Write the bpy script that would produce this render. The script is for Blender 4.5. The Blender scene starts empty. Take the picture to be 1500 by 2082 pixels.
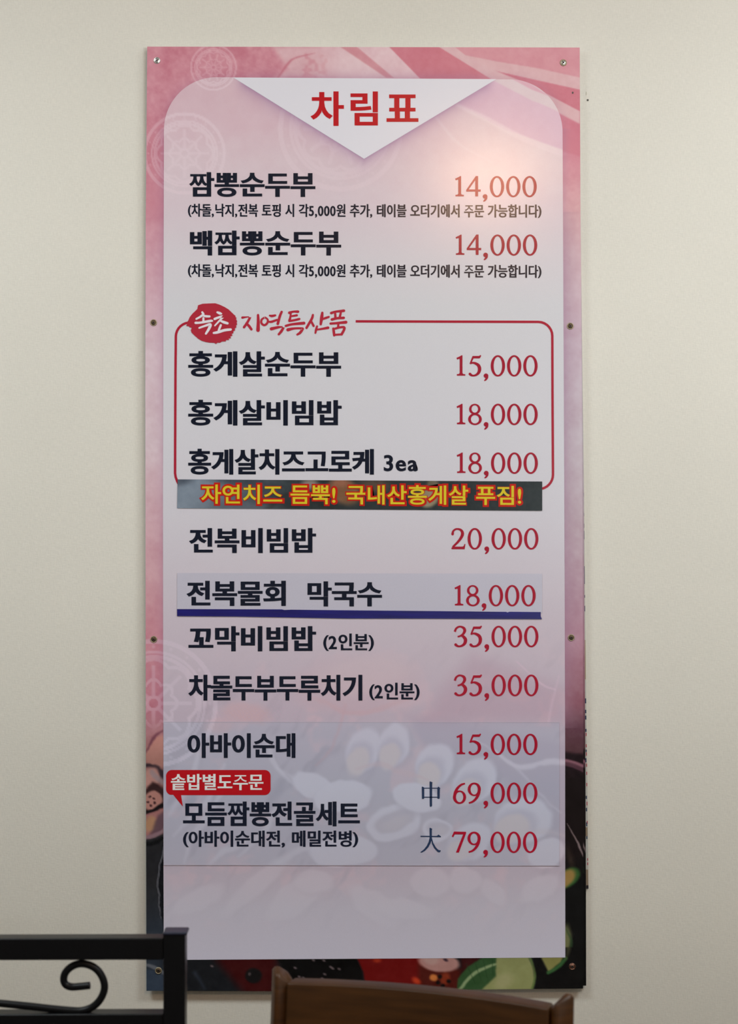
import bpy, bmesh, math, random
import numpy as np
from mathutils import Vector, Matrix
from mathutils.geometry import tessellate_polygon

S = bpy.context.scene
COL = S.collection
# ------------------------------------------------------------------ camera
F_PX = 3245.0; DIST = 2.75; CAM_H = 1.50
PITCH = math.radians(0.92); YAW = math.radians(-0.70)
cam_d = bpy.data.cameras.new('camera'); cam = bpy.data.objects.new('camera', cam_d); COL.objects.link(cam)
cam.location = (0, -DIST, CAM_H)
cam.rotation_euler = (math.pi/2 + PITCH, 0, YAW)
cam_d.sensor_fit = 'HORIZONTAL'; cam_d.sensor_width = 36.0; cam_d.lens = 36.0*F_PX/1500.0
cam_d.clip_start = 0.05
cam_d.dof.use_dof = True; cam_d.dof.focus_distance = DIST; cam_d.dof.aperture_fstop = 5.6
S.camera = cam
# ------------------------------------------------------------------ world, lamps, exposure
w = bpy.data.worlds.new('room_air'); S.world = w; w.use_nodes = True
w.node_tree.nodes['Background'].inputs[0].default_value = (0.8, 0.86, 1.0, 1)
w.node_tree.nodes['Background'].inputs[1].default_value = 0.05

def lamp(name, kind, loc, energy, color, size=0.1, size_y=None, target=None, **kw):
    d = bpy.data.lights.new(name, kind); d.energy = energy; d.color = color
    if kind == 'AREA':
        d.shape = 'RECTANGLE' if size_y else 'DISK'; d.size = size
        if size_y: d.size_y = size_y
    else:
        d.shadow_soft_size = size
    for k, v in kw.items(): setattr(d, k, v)
    o = bpy.data.objects.new(name, d); COL.objects.link(o); o.location = loc
    if target is not None:
        o.rotation_euler = (Vector(target)-Vector(loc)).to_track_quat('-Z', 'Y').to_euler()
    return o
# a neutral ceiling panel above the diners, and the warm downlight whose reflection shows on the laminate
lamp('ceiling_panel_light', 'AREA', (1.35, -1.40, 2.82), 29.5, (0.91, 0.985, 1.0), 1.0, 0.5, target=(1.35, -1.40, 0))
lamp('ceiling_panel_light', 'AREA', (-1.25, -1.40, 2.82), 30, (0.91, 0.985, 1.0), 1.0, 0.5, target=(-1.25, -1.40, 0))
lamp('warm_downlight', 'AREA', (0.50, -3.02, 2.82), 12.5, (1.0, 0.58, 0.34), 0.30, 0.15, target=(0.25, 0.0, 1.9))
# daylight from the restaurant's front window, low and wide, behind the photographer to the right
lamp('window_daylight', 'AREA', (2.3, -4.97, 1.45), 104, (0.90, 0.97, 1.0), 1.7, 0.9, target=(2.3, 0, 1.45))
S.view_settings.view_transform = 'Standard'; S.view_settings.look = 'None'
S.view_settings.gamma = 1.0; S.view_settings.use_curve_mapping = False
S.view_settings.exposure = 0.04

# ------------------------------------------------------------------ helpers
RCAM = cam.rotation_euler.to_matrix()
R3 = np.array(RCAM)
def at(px, py, Y=0.0):
    """point of the plane y = Y that the photograph shows at pixel (px, py)"""
    px = np.asarray(px, float); py = np.asarray(py, float)
    v = np.stack([(px-750.0)/F_PX, -(py-1041.0)/F_PX, -np.ones_like(px*py)], -1) @ R3.T
    t = (Y+DIST)/v[..., 1]
    return np.stack([v[..., 0]*t, np.full_like(t, Y), CAM_H+v[..., 2]*t], -1)
def A(px, py, Y=0.0): return Vector(at(px, py, Y).tolist())

def lin(c):
    c = np.asarray(c, float)/255.0
    return np.where(c <= 0.04045, c/12.92, ((c+0.055)/1.055)**2.4)
def tag(o, label=None, cat=None, group=None, kind=None):
    if label: o['label'] = label
    if cat: o['category'] = cat
    if group: o['group'] = group
    if kind: o['kind'] = kind
    return o
def link(name, me, parent=None, mat=None, smooth=False):
    o = bpy.data.objects.new(name, me); COL.objects.link(o)
    if mat: me.materials.append(mat)
    if parent: o.parent = parent; o.matrix_parent_inverse = Matrix.Translation(-parent.location) if parent.type == 'EMPTY' and not any(parent.rotation_euler) else Matrix()
    if smooth:
        me.shade_smooth()
    return o
def mesh(name, vs, fs):
    me = bpy.data.meshes.new(name); me.from_pydata([tuple(v) for v in vs], [], fs); me.update(); return me
def principled(name, color=(0.5, 0.5, 0.5), rough=0.5, metal=0.0, spec=0.5, coat=0.0):
    m = bpy.data.materials.new(name); m.use_nodes = True
    b = m.node_tree.nodes['Principled BSDF']
    b.inputs['Base Color'].default_value = (*color, 1); b.inputs['Roughness'].default_value = rough
    b.inputs['Metallic'].default_value = metal; b.inputs['Specular IOR Level'].default_value = spec
    b.inputs['Coat Weight'].default_value = coat; b.inputs['Coat Roughness'].default_value = 0.15
    return m, m.node_tree.nodes, m.node_tree.links, b
def fine(m_tuple, scale, amount, bump=0.0, stretch=(1, 1, 1), dist=0.001):
    """fine mottling of the colour (and relief) in object space"""
    m, N, L, b = m_tuple
    tc = N.new('ShaderNodeTexCoord'); mp = N.new('ShaderNodeMapping'); mp.inputs['Scale'].default_value = stretch
    nz = N.new('ShaderNodeTexNoise'); nz.inputs['Scale'].default_value = scale; nz.inputs['Detail'].default_value = 4
    L.new(tc.outputs['Object'], mp.inputs[0]); L.new(mp.outputs[0], nz.inputs[0])
    mx = N.new('ShaderNodeMix'); mx.data_type = 'RGBA'; mx.blend_type = 'MULTIPLY'; mx.inputs[0].default_value = 1.0
    rp = N.new('ShaderNodeMapRange'); rp.inputs[1].default_value = 0.3; rp.inputs[2].default_value = 0.7
    rp.inputs[3].default_value = 1-amount; rp.inputs[4].default_value = 1+amount
    L.new(nz.outputs[0], rp.inputs[0])
    src = b.inputs['Base Color']
    if src.is_linked: L.new(src.links[0].from_socket, mx.inputs[6])
    else: mx.inputs[6].default_value = src.default_value
    L.new(rp.outputs[0], mx.inputs[7]); L.new(mx.outputs[2], b.inputs['Base Color'])
    if bump:
        bp = N.new('ShaderNodeBump'); bp.inputs['Strength'].default_value = bump; bp.inputs['Distance'].default_value = dist
        L.new(nz.outputs[0], bp.inputs['Height']); L.new(bp.outputs[0], b.inputs['Normal'])
    return m
# printed colours: the photograph's tone divided by how much light falls at that height, so the print itself is flat-lit
LY = np.array([50, 200, 450, 795, 1250, 1500, 1695, 1850, 2040.]); LV = np.array([.89, .95, 1.0, .945, .87, .76, .66, .53, .42])
def print_col(rgb, y):
    L = np.interp(y, LY, LV)
    return np.clip(lin(rgb)*(0.69/0.65)/np.expand_dims(L, -1) if np.ndim(y) else lin(rgb)*(0.69/0.65)/L, 0.0, 0.92)
INKS = {}
def ink(rgb, y, rough=0.19):
    """printed or cut-vinyl ink of one tone, seen in the photograph at height y"""
    k = (tuple(rgb), round(y/50))
    if k not in INKS:
        INKS[k] = principled('ink', tuple(print_col(rgb, y)), rough, spec=.30)[0]
    return INKS[k]

# outlines of the letters used on the board, thousandths of an em, one letter per line, contours split by "/"
GLYPHS = """
차 269,810 269,670 66,670 66,603 270,603 270,534 262,457 240,382 205,313 159,251 104,200 41,161 88,97 161,144 224,208 275,286 312,375 348,292 396,219 456,159 525,114 572,177 483,239 413,325 367,426 351,534 351,603 552,603 552,670 352,670 352,810/662,827 662,-78 745,-78 745,386 893,386 893,456 745,456 745,827
림 708,826 708,290 791,290 791,826/207,241 207,-66 791,-66 791,241/710,174 710,2 288,2 288,174/95,772 95,705 424,705 424,590 97,590 97,333 170,333 325,335 466,344 609,362 599,430 462,412 326,404 178,402 178,525 505,525 505,772
표 124,382 124,314 277,314 277,100 50,100 50,32 870,32 870,100 638,100 638,314 791,314 791,382 652,382 652,675 793,675 793,743 122,743 122,675 262,675 262,382/360,100 360,314 555,314 555,100/345,675 570,675 570,382 345,382
짬 187,251 187,-66 770,-66 770,251/689,185 689,2 268,2 268,185/365,763 365,695 428,695 428,655 424,599 411,537 386,475 346,420 305,477 280,539 267,601 263,655 263,695 327,695 327,763 72,763 72,695 185,695 185,655 177,585 151,513 107,447 41,395 86,334 133,367 171,409 201,457 222,509 240,456 266,406 300,361 345,325 390,361 425,406 451,456 469,509 491,457 520,409 558,367 606,334 651,395 585,446 540,512 515,584 507,655 507,695 616,695 616,763/688,827 688,295 770,295 770,534 884,534 884,603 770,603 770,827
뽕 204,638 346,638 346,533 204,533/572,638 713,638 713,533 572,533/458,237 368,232 292,219 231,196 186,165 158,127 149,81 158,34 186,-5 231,-35 292,-58 368,-71 458,-76 548,-71 624,-58 685,-35 730,-5 758,34 767,81 758,127 730,165 685,196 624,219 548,232/458,173 553,167 624,149 668,120 683,81 668,42 624,12 553,-6 458,-12 362,-6 291,12 247,42 232,81 247,120 291,149 362,167/50,370 50,302 867,302 867,370 500,370 500,464 792,464 792,802 713,802 713,703 572,703 572,802 493,802 493,474 424,474 424,802 346,802 346,703 204,703 204,802 125,802 125,464 417,464 417,370
순 416,804 416,760 404,701 369,646 317,598 252,557 178,527 99,508 131,443 233,470 326,514 404,574 459,648 515,575 593,515 685,471 786,444 818,510 740,529 666,559 600,600 548,648 514,702 501,760 501,804/49,367 49,299 424,299 424,116 506,116 506,299 869,299 869,367/153,203 153,-58 778,-58 778,10 236,10 236,203
두 162,774 162,423 766,423 766,490 246,490 246,706 754,706 754,774/49,305 49,237 416,237 416,-75 498,-75 498,237 869,237 869,305
부 153,790 153,399 765,399 765,790 682,790 682,666 235,666 235,790/235,599 682,599 682,467 235,467/49,291 49,224 416,224 416,-78 498,-78 498,224 869,224 869,291
돌 50,434 50,367 867,367 867,434 500,434 500,520 770,520 770,587 241,587 241,724 761,724 761,792 159,792 159,520 417,520 417,434/151,-2 151,-67 789,-67 789,-2 232,-2 232,88 762,88 762,291 149,291 149,228 681,228 681,148 151,148
낙 167,257 167,189 669,189 669,-78 752,-78 752,257/669,827 669,307 752,307 752,534 885,534 885,603 752,603 752,827/93,442 93,372 165,372 300,375 440,388 587,412 577,480 437,457 304,445 176,442 176,775 93,775
지 707,827 707,-78 790,-78 790,827/79,734 79,665 289,665 289,551 280,472 256,395 218,321 170,256 113,202 50,162 98,96 172,146 238,215 293,299 332,394 372,305 426,228 493,164 568,118 614,184 550,221 492,271 444,332 406,401 382,475 373,551 373,665 584,665 584,734
전 711,826 711,577 529,577 529,509 711,509 711,163 794,163 794,826/217,222 217,-58 819,-58 819,10 299,10 299,222/79,753 79,685 280,685 280,641 263,547 217,462 145,393 53,345 96,278 171,316 235,367 287,431 323,504 359,438 409,381 470,334 541,299 583,365 494,411 424,477 380,555 364,641 364,685 562,685 562,753
복 141,204 141,137 683,137 683,-78 766,-78 766,204/240,639 678,639 678,534 240,534/158,806 158,467 417,467 417,360 50,360 50,292 867,292 867,360 500,360 500,467 760,467 760,806 678,806 678,703 240,703 240,806
토 155,753 155,290 417,290 417,103 50,103 50,35 870,35 870,103 500,103 500,290 776,290 776,357 239,357 239,492 747,492 747,559 239,559 239,685 767,685 767,753
핑 708,826 708,272 791,272 791,826/493,252 405,247 330,233 271,209 227,177 199,137 190,89 199,40 227,0 271,-33 330,-57 405,-71 493,-76 581,-71 656,-57 716,-33 760,0 788,40 797,89 788,137 760,177 716,209 656,233 581,247/493,187 586,180 655,161 699,130 714,89 699,47 655,15 586,-4 493,-11 400,-4 331,15 287,47 272,89 287,130 331,161 400,180/75,337 244,339 434,348 625,370 619,432 486,419 486,681 576,681 576,749 90,749 90,681 179,681 179,407 65,406/259,681 406,681 406,414 259,408
시 707,827 707,-79 790,-79 790,827/288,749 288,587 279,501 255,419 217,342 168,275 110,219 45,179 96,110 172,161 238,230 291,316 331,413 370,321 424,241 489,175 562,128 612,194 548,233 490,286 442,352 404,425 380,505 371,587 371,749
각 164,255 164,187 669,187 669,-78 752,-78 752,255/669,827 669,297 752,297 752,528 885,528 885,598 752,598 752,827/89,769 89,702 416,702 399,629 363,562 309,502 238,449 151,405 48,371 82,306 205,349 309,407 393,478 454,563 492,660 505,769
원 339,790 249,779 179,747 133,697 117,632 133,567 179,517 249,486 339,475 429,486 500,518 545,567 561,632 545,697 500,747 429,779/339,728 397,721 442,702 471,671 482,632 471,593 442,563 397,544 339,537 281,544 235,563 206,593 195,632 206,671 235,702 281,721/56,340 306,344 306,170 389,170 389,349 513,359 634,375 628,435 429,418 228,410 45,408/523,292 523,232 707,232 707,139 790,139 790,826 707,826 707,292/173,206 173,-58 812,-58 812,10 256,10 256,206
추 50,280 50,211 417,211 417,-79 499,-79 499,211 867,211 867,280/417,827 417,715 129,715 129,648 417,648 405,593 371,543 320,498 255,460 181,432 101,415 131,349 233,373 326,414 403,469 459,537 514,470 591,414 683,374 785,349 815,415 735,432 661,461 596,498 545,543 512,594 500,648 788,648 788,715 499,715 499,827
가 662,827 662,-77 745,-77 745,391 889,391 889,460 745,460 745,827/97,730 97,661 429,661 411,557 375,461 321,373 250,292 161,221 55,158 101,94 233,174 338,267 416,370 471,483 502,604 512,730
테 738,827 738,-78 818,-78 818,827/556,806 556,484 426,484 426,416 556,416 556,-31 634,-31 634,806/84,718 84,139 141,139 267,141 371,147 471,163 463,231 371,216 276,209 163,207 163,408 377,408 377,473 163,473 163,651 419,651 419,718
이 707,827 707,-79 790,-79 790,827/313,757 249,747 194,718 148,672 113,609 91,532 83,442 91,352 113,274 148,212 194,165 249,136 313,126 376,136 431,165 477,212 512,274 534,352 542,442 534,532 512,609 477,671 431,718 376,747/313,683 373,666 420,617 451,541 462,442 451,342 421,266 373,217 313,200 252,217 205,266 174,342 163,442 174,541 205,617 252,666
블 158,811 158,512 760,512 760,811 678,811 678,726 240,726 240,811/240,663 678,663 678,577 240,577/50,436 50,370 867,370 867,436/151,-3 151,-68 789,-68 789,-3 232,-3 232,86 762,86 762,288 149,288 149,225 681,225 681,146 151,146
오 458,701 526,695 587,680 637,654 674,620 699,579 707,531 699,482 674,440 637,407 587,381 526,365 458,360 390,365 330,381 280,407 243,440 218,482 210,531 218,579 243,620 280,654 330,680 390,695/50,107 50,38 870,38 870,107 499,107 499,295 579,308 649,332 706,368 750,413 777,468 787,531 776,598 744,656 694,703 628,738 549,760 458,768 368,760 289,738 223,703 173,656 141,598 130,531 140,468 167,413 210,368 267,332 337,308 417,295 417,107
더 95,741 95,144 164,144 318,146 449,156 576,175 566,243 447,225 323,216 178,214 178,672 506,672 506,741/453,499 453,430 712,430 712,-79 795,-79 795,827 712,827 712,499
기 709,827 709,-78 792,-78 792,827/103,729 103,662 442,662 425,558 389,461 336,373 264,292 172,221 61,158 105,91 241,171 349,264 429,367 484,480 516,601 526,729
에 739,827 739,-78 819,-78 819,827/253,674 302,658 339,610 362,536 370,437 362,338 338,263 302,216 253,199 206,216 169,263 146,338 138,437 146,536 169,610 206,658/253,751 199,741 152,712 114,666 85,604 67,527 61,437 67,346 85,269 114,206 152,160 199,131 253,121 306,130 351,156 389,198 418,254 437,324 446,407 559,407 559,-32 638,-32 638,808 559,808 559,475 446,475 436,555 416,623 387,677 350,717 305,742
서 712,827 712,520 502,520 502,452 712,452 712,-79 794,-79 794,827/283,749 283,587 275,503 252,422 216,346 169,278 113,221 49,180 101,113 174,165 237,235 289,320 326,416 364,325 415,245 478,178 550,129 600,196 537,235 481,288 434,353 398,427 375,505 367,587 367,749
주 127,770 127,704 412,704 412,699 400,641 366,588 315,541 250,501 176,472 98,454 130,388 233,415 326,460 404,520 458,595 513,520 591,460 685,415 788,388 819,454 741,472 667,501 602,541 551,588 517,641 505,699 505,704 789,704 789,770/50,312 50,244 416,244 416,-77 498,-77 498,244 867,244 867,312
문 155,784 155,467 762,467 762,784/681,718 681,533 236,533 236,718/49,365 49,297 424,297 424,114 506,114 506,297 869,297 869,365/153,201 153,-58 778,-58 778,10 236,10 236,201
능 50,403 50,335 868,335 868,403/458,255 368,250 292,236 231,212 185,179 158,139 148,90 158,42 185,1 231,-31 292,-55 368,-69 458,-74 548,-69 624,-55 685,-31 730,1 758,42 767,90 758,139 730,179 685,212 624,236 548,250/458,189 553,183 624,164 669,132 684,90 669,48 624,17 553,-2 458,-9 363,-2 292,17 247,48 232,90 247,132 292,164 363,183/161,809 161,508 774,508 774,576 243,576 243,809
합 183,261 183,-66 752,-66 752,261 669,261 669,166 265,166 265,261/265,101 669,101 669,1 265,1/319,625 230,614 162,582 118,532 102,467 118,401 162,351 230,319 319,308 407,319 475,351 519,401 535,467 519,532 475,582 407,614/319,562 375,555 418,536 446,506 456,467 446,427 418,397 375,378 319,371 263,378 220,397 192,427 182,467 192,506 220,536 263,555/669,827 669,301 752,301 752,526 885,526 885,596 752,596 752,827/278,835 278,734 52,734 52,667 586,667 586,734 361,734 361,835
니 708,827 708,-78 790,-78 790,827/107,227 107,155 181,155 325,159 471,173 625,199 614,269 468,245 327,231 189,227 189,738 107,738
다 662,827 662,-79 745,-79 745,401 893,401 893,470 745,470 745,827/89,739 89,147 160,147 315,149 453,158 588,177 578,248 449,229 318,220 171,217 171,671 508,671 508,739
백 90,769 90,347 440,347 440,769 362,769 362,626 169,626 169,769/169,561 362,561 362,414 169,414/206,229 206,161 730,161 730,-78 812,-78 812,229/539,809 539,289 617,289 617,523 733,523 733,283 812,283 812,826 733,826 733,592 617,592 617,809
홍 458,200 366,196 290,184 229,165 184,137 157,103 148,61 157,20 184,-15 229,-41 290,-60 366,-72 458,-76 549,-72 626,-60 686,-41 731,-15 758,20 767,61 758,103 731,137 686,165 626,184 549,196/458,138 554,133 625,118 668,94 683,61 668,29 625,5 554,-9 458,-14 362,-9 292,5 248,29 233,61 248,94 292,118 362,133/458,591 545,586 609,573 649,551 662,520 649,490 609,468 545,455 458,450 371,455 307,468 268,490 254,520 268,551 307,573 371,586/417,839 417,751 93,751 93,686 820,686 820,751 500,751 500,839/50,322 50,256 867,256 867,322 500,322 500,392 607,404 685,429 734,468 750,520 731,576 674,616 583,641 458,649 334,641 242,616 185,576 166,520 183,468 231,429 310,404 417,392 417,322
게 739,827 739,-78 818,-78 818,827/89,712 89,644 355,644 341,552 312,465 270,383 212,308 139,239 50,177 98,117 185,177 258,242 317,314 364,390 551,390 551,-32 629,-32 629,803 551,803 551,457 394,457 418,539 433,624 437,712
살 271,796 271,725 264,660 243,599 209,545 164,498 109,459 45,431 86,364 162,400 226,451 278,513 314,585 350,522 399,468 460,424 531,392 574,456 484,499 414,561 369,638 353,726 353,796/669,827 669,355 752,355 752,561 885,561 885,630 752,630 752,827/180,-1 180,-68 784,-68 784,-1 261,-1 261,97 752,97 752,314 178,314 178,248 670,248 670,159 180,159
비 707,827 707,-79 790,-79 790,827/101,750 101,139 527,139 527,750 445,750 445,512 184,512 184,750/184,446 445,446 445,208 184,208
빔 97,780 97,360 520,360 520,780 438,780 438,642 179,642 179,780/179,575 438,575 438,427 179,427/708,826 708,300 791,300 791,826/207,251 207,-65 791,-65 791,251/710,185 710,3 288,3 288,185
밥 87,781 87,370 506,370 506,781 424,781 424,649 169,649 169,781/169,583 424,583 424,437 169,437/182,288 182,-66 752,-66 752,288 669,288 669,180 264,180 264,288/264,114 669,114 669,2 264,2/669,827 669,330 752,330 752,549 885,549 885,619 752,619 752,827
치 707,827 707,-78 790,-78 790,827/300,810 300,670 91,670 91,603 301,603 301,534 293,456 270,381 234,312 187,250 131,199 67,161 113,97 188,144 252,208 305,286 343,376 382,291 436,218 500,157 574,113 620,177 556,213 499,262 451,321 414,387 391,459 383,534 383,603 589,603 589,670 383,670 383,810
즈 50,111 50,42 870,42 870,111/118,737 118,669 416,669 416,630 403,560 366,495 311,438 243,390 168,355 90,334 124,267 226,299 322,352 402,423 460,510 518,425 599,355 695,303 798,271 832,337 753,358 676,393 608,439 552,496 515,560 502,630 502,669 800,669 800,737
고 137,736 137,668 687,668 687,647 686,531 677,397 653,238 737,228 760,393 769,529 770,647 770,736/368,441 368,118 50,118 50,49 867,49 867,118 450,118 450,441
로 152,340 152,272 417,272 417,103 50,103 50,34 870,34 870,103 499,103 499,272 789,272 789,340 234,340 234,486 768,486 768,760 150,760 150,692 686,692 686,552 152,552
케 739,827 739,-78 818,-78 818,827/551,803 551,470 410,470 431,551 442,635 445,720 98,720 98,652 364,652 356,580 341,510 54,491 66,419 318,444 278,367 221,295 148,229 55,169 102,110 200,174 278,244 339,321 384,402 551,402 551,-32 629,-32 629,803
자 67,734 67,665 273,665 273,551 264,473 240,396 203,323 154,257 98,202 35,162 84,96 157,146 222,216 276,300 315,395 353,308 405,230 468,165 540,118 587,184 496,248 422,337 373,442 355,551 355,665 555,665 555,734/662,827 662,-78 745,-78 745,392 893,392 893,462 745,462 745,827
연 297,695 358,684 406,652 438,604 450,542 438,480 406,432 358,400 297,389 235,400 187,432 155,480 143,542 155,604 187,652 235,684/711,617 711,469 518,469 526,504 529,542 526,581 517,617/297,769 233,761 177,740 130,705 95,660 72,605 64,542 72,479 95,425 130,380 177,345 233,324 297,316 352,322 403,339 446,365 482,401 711,401 711,158 794,158 794,826 711,826 711,685 481,685 445,720 402,747 352,763/217,227 217,-58 819,-58 819,10 299,10 299,227
듬 50,405 50,337 868,337 868,405/150,237 150,-63 768,-63 768,237/687,171 687,4 231,4 231,171/153,798 153,496 774,496 774,563 236,563 236,730 766,730 766,798
뿍 125,806 125,463 424,463 424,806 346,806 346,703 204,703 204,806/204,638 346,638 346,531 204,531/493,806 493,463 792,463 792,806 713,806 713,703 572,703 572,806/572,638 713,638 713,531 572,531/141,204 141,136 683,136 683,-78 766,-78 766,204 499,204 499,310 867,310 867,378 50,378 50,310 417,310 417,204
국 135,228 135,161 686,161 686,-78 769,-78 769,228 500,228 500,393 870,393 870,461 741,461 757,560 763,645 764,718 764,784 154,784 154,716 682,716 681,644 675,560 658,461 50,461 50,393 417,393 417,228
내 531,807 531,-31 609,-31 609,390 736,390 736,-78 816,-78 816,827 736,827 736,459 609,459 609,807/94,229 94,156 151,156 251,158 358,167 476,185 466,258 363,241 267,232 177,229 177,718 94,718
산 272,772 272,661 265,593 244,529 211,471 166,421 111,380 46,350 91,284 166,322 229,374 280,438 316,513 353,446 403,388 464,341 535,306 577,372 486,419 416,486 370,567 354,658 354,772/669,827 669,159 752,159 752,480 885,480 885,550 752,550 752,827/190,223 190,-58 792,-58 792,10 274,10 274,223
푸 130,462 130,395 787,395 787,462 654,462 654,708 791,708 791,776 127,776 127,708 263,708 263,462/346,708 572,708 572,462 346,462/49,291 49,222 417,222 417,-77 499,-77 499,222 869,222 869,291
짐 708,826 708,300 791,300 791,826/207,252 207,-66 791,-66 791,252/710,186 710,2 288,2 288,186/84,764 84,696 291,696 291,669 274,576 228,493 155,425 62,378 105,312 180,349 245,399 297,461 335,533 373,467 424,409 487,363 561,330 603,395 511,440 439,504 392,581 375,669 375,696 579,696 579,764
물 156,797 156,521 761,521 761,797/679,731 679,587 237,587 237,731/151,-3 151,-68 789,-68 789,-3 232,-3 232,87 762,87 762,291 499,291 499,379 867,379 867,446 50,446 50,379 416,379 416,291 149,291 149,227 681,227 681,148 151,148
회 704,827 704,-78 787,-78 787,827/348,533 405,526 449,505 477,472 487,430 477,388 449,356 405,335 348,328 292,335 249,356 220,388 210,430 220,472 249,505 292,526/348,598 260,586 192,552 148,499 132,430 144,368 180,319 235,284 308,265 308,168 55,164 67,94 248,96 448,106 652,130 646,192 520,179 391,171 391,266 463,285 518,319 554,369 566,430 559,478 538,518 506,552 462,577 409,593/308,826 308,716 74,716 74,649 623,649 623,716 391,716 391,826
막 87,759 87,358 503,358 503,759/422,693 422,425 168,425 168,693/164,243 164,176 669,176 669,-79 752,-79 752,243/669,827 669,291 752,291 752,523 885,523 885,592 752,592 752,827
수 416,795 416,744 403,682 369,625 316,575 249,533 173,502 92,483 125,416 229,443 324,489 403,551 460,627 517,551 596,489 690,443 794,416 827,483 746,502 670,533 603,575 550,626 515,683 502,744 502,795/50,318 50,249 416,249 416,-78 498,-78 498,249 867,249 867,318
꼬 113,735 113,667 313,667 308,571 291,442 252,281 335,268 377,464 393,608 395,703 395,735/435,414 435,123 50,123 50,54 867,54 867,123 517,123 517,414/467,735 467,667 692,667 690,566 681,438 656,281 739,270 764,438 773,570 774,673 774,735
인 708,826 708,166 791,166 791,826/306,763 242,756 185,734 138,701 101,656 78,603 70,541 78,479 101,425 138,380 185,347 242,325 306,318 370,325 427,347 475,380 511,425 534,479 542,541 534,603 511,656 475,701 427,734 370,756/306,691 367,680 417,649 449,602 461,541 449,480 417,433 367,402 306,391 245,402 196,433 163,480 151,541 163,602 196,649 245,680/210,233 210,-58 819,-58 819,10 293,10 293,233
분 158,798 158,436 760,436 760,798 678,798 678,683 240,683 240,798/240,619 678,619 678,503 240,503/49,349 49,282 424,282 424,107 506,107 506,282 869,282 869,349/153,188 153,-58 778,-58 778,10 235,10 235,188
루 150,439 150,371 790,371 790,439 233,439 233,554 770,554 770,791 147,791 147,724 686,724 686,618 150,618/49,278 49,210 416,210 416,-79 499,-79 499,210 869,210 869,278
아 290,757 227,747 172,718 127,672 92,609 71,532 63,442 71,352 92,274 127,212 172,165 227,136 290,126 353,136 408,165 453,212 488,274 509,352 517,442 509,532 488,609 453,671 408,718 353,747/290,683 350,666 397,617 427,541 438,442 427,342 397,266 350,217 290,200 230,217 183,266 153,342 142,442 153,541 183,617 230,666/662,827 662,-78 745,-78 745,396 893,396 893,466 745,466 745,827
바 86,750 86,139 507,139 507,750 425,750 425,512 168,512 168,750/168,446 425,446 425,208 168,208/662,827 662,-78 745,-78 745,400 893,400 893,471 745,471 745,827
대 533,807 533,-31 610,-31 610,396 738,396 738,-78 817,-78 817,827 738,827 738,464 610,464 610,807/82,717 82,145 141,145 264,147 371,155 476,172 468,241 373,225 275,218 165,215 165,649 418,649 418,717
솥 152,-5 152,-68 781,-68 781,-5 234,-5 234,77 750,77 750,137 234,137 234,215 770,215 770,277 152,277/50,421 50,354 867,354 867,421 499,421 499,539 417,539 417,421/416,816 416,783 404,727 370,677 318,634 253,599 178,573 97,558 127,494 230,517 324,555 402,609 458,676 514,609 592,555 686,517 789,494 819,558 738,573 663,599 597,634 546,677 512,727 500,783 500,816
별 177,591 421,591 421,458 177,458/711,634 711,534 503,534 503,634/94,785 94,391 503,391 503,469 711,469 711,355 793,355 793,827 711,827 711,698 503,698 503,785 421,785 421,656 177,656 177,785/213,1 213,-66 827,-66 827,1 295,1 295,96 793,96 793,311 211,311 211,245 711,245 711,159 213,159
도 154,754 154,337 417,337 417,105 50,105 50,36 870,36 870,105 499,105 499,337 775,337 775,404 237,404 237,686 766,686 766,754
모 689,685 689,392 227,392 227,685/146,752 146,326 417,326 417,107 50,107 50,38 870,38 870,107 499,107 499,326 770,326 770,752
골 147,790 147,723 681,723 678,634 664,525 746,517 758,599 762,670 763,732 763,790/386,623 386,466 51,466 51,400 866,400 866,466 468,466 468,623/149,-1 149,-67 789,-67 789,-1 231,-1 231,100 766,100 766,317 147,317 147,250 684,250 684,160 149,160
세 739,827 739,-78 819,-78 819,827/555,808 555,503 406,503 406,434 555,434 555,-32 633,-32 633,808/238,742 238,569 224,453 185,344 123,249 40,179 92,117 154,166 207,231 248,307 279,393 308,314 348,244 397,184 457,137 504,201 425,269 367,360 330,463 318,572 318,742
트 50,108 50,39 870,39 870,108/155,749 155,272 776,272 776,339 239,339 239,481 747,481 747,548 239,548 239,681 767,681 767,749
메 349,656 349,231 160,231 160,656/739,827 739,-78 819,-78 819,827/559,808 559,486 427,486 427,722 82,722 82,165 427,165 427,418 559,418 559,-32 638,-32 638,808
밀 97,777 97,407 519,407 519,777/438,710 438,473 178,473 178,710/708,827 708,362 790,362 790,827/208,-1 208,-68 821,-68 821,-1 289,-1 289,98 790,98 790,316 206,316 206,250 709,250 709,159 208,159
병 177,561 421,561 421,412 177,412/496,261 409,256 335,241 275,217 231,183 204,142 195,92 204,43 231,1 275,-32 335,-56 409,-71 496,-76 583,-71 657,-56 717,-32 761,1 788,43 797,92 788,142 761,183 717,217 657,241 583,256/496,196 588,189 657,169 700,136 715,92 700,48 657,16 588,-4 496,-11 404,-4 336,16 292,48 277,92 292,136 336,169 404,189/503,612 711,612 711,494 503,494/711,827 711,679 503,679 503,771 421,771 421,627 177,627 177,771 94,771 94,346 503,346 503,426 711,426 711,280 794,280 794,827
( 167,232 176,362 203,482 248,593 311,694 258,694 177,596 116,482 78,358 64,232 78,106 116,-18 177,-132 258,-230 311,-230 248,-129 203,-18 176,102
) 156,232 147,102 120,-19 75,-129 12,-230 65,-230 146,-132 207,-18 245,106 259,232 245,358 207,482 146,596 65,694 12,694 75,593 120,483 147,362
, 59,-118 111,-94 147,-59 169,-17 176,26 171,66 157,97 134,116 105,123 75,116 54,95 46,66 52,37 69,18 95,10 97,-29 85,-69 59,-99
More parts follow.
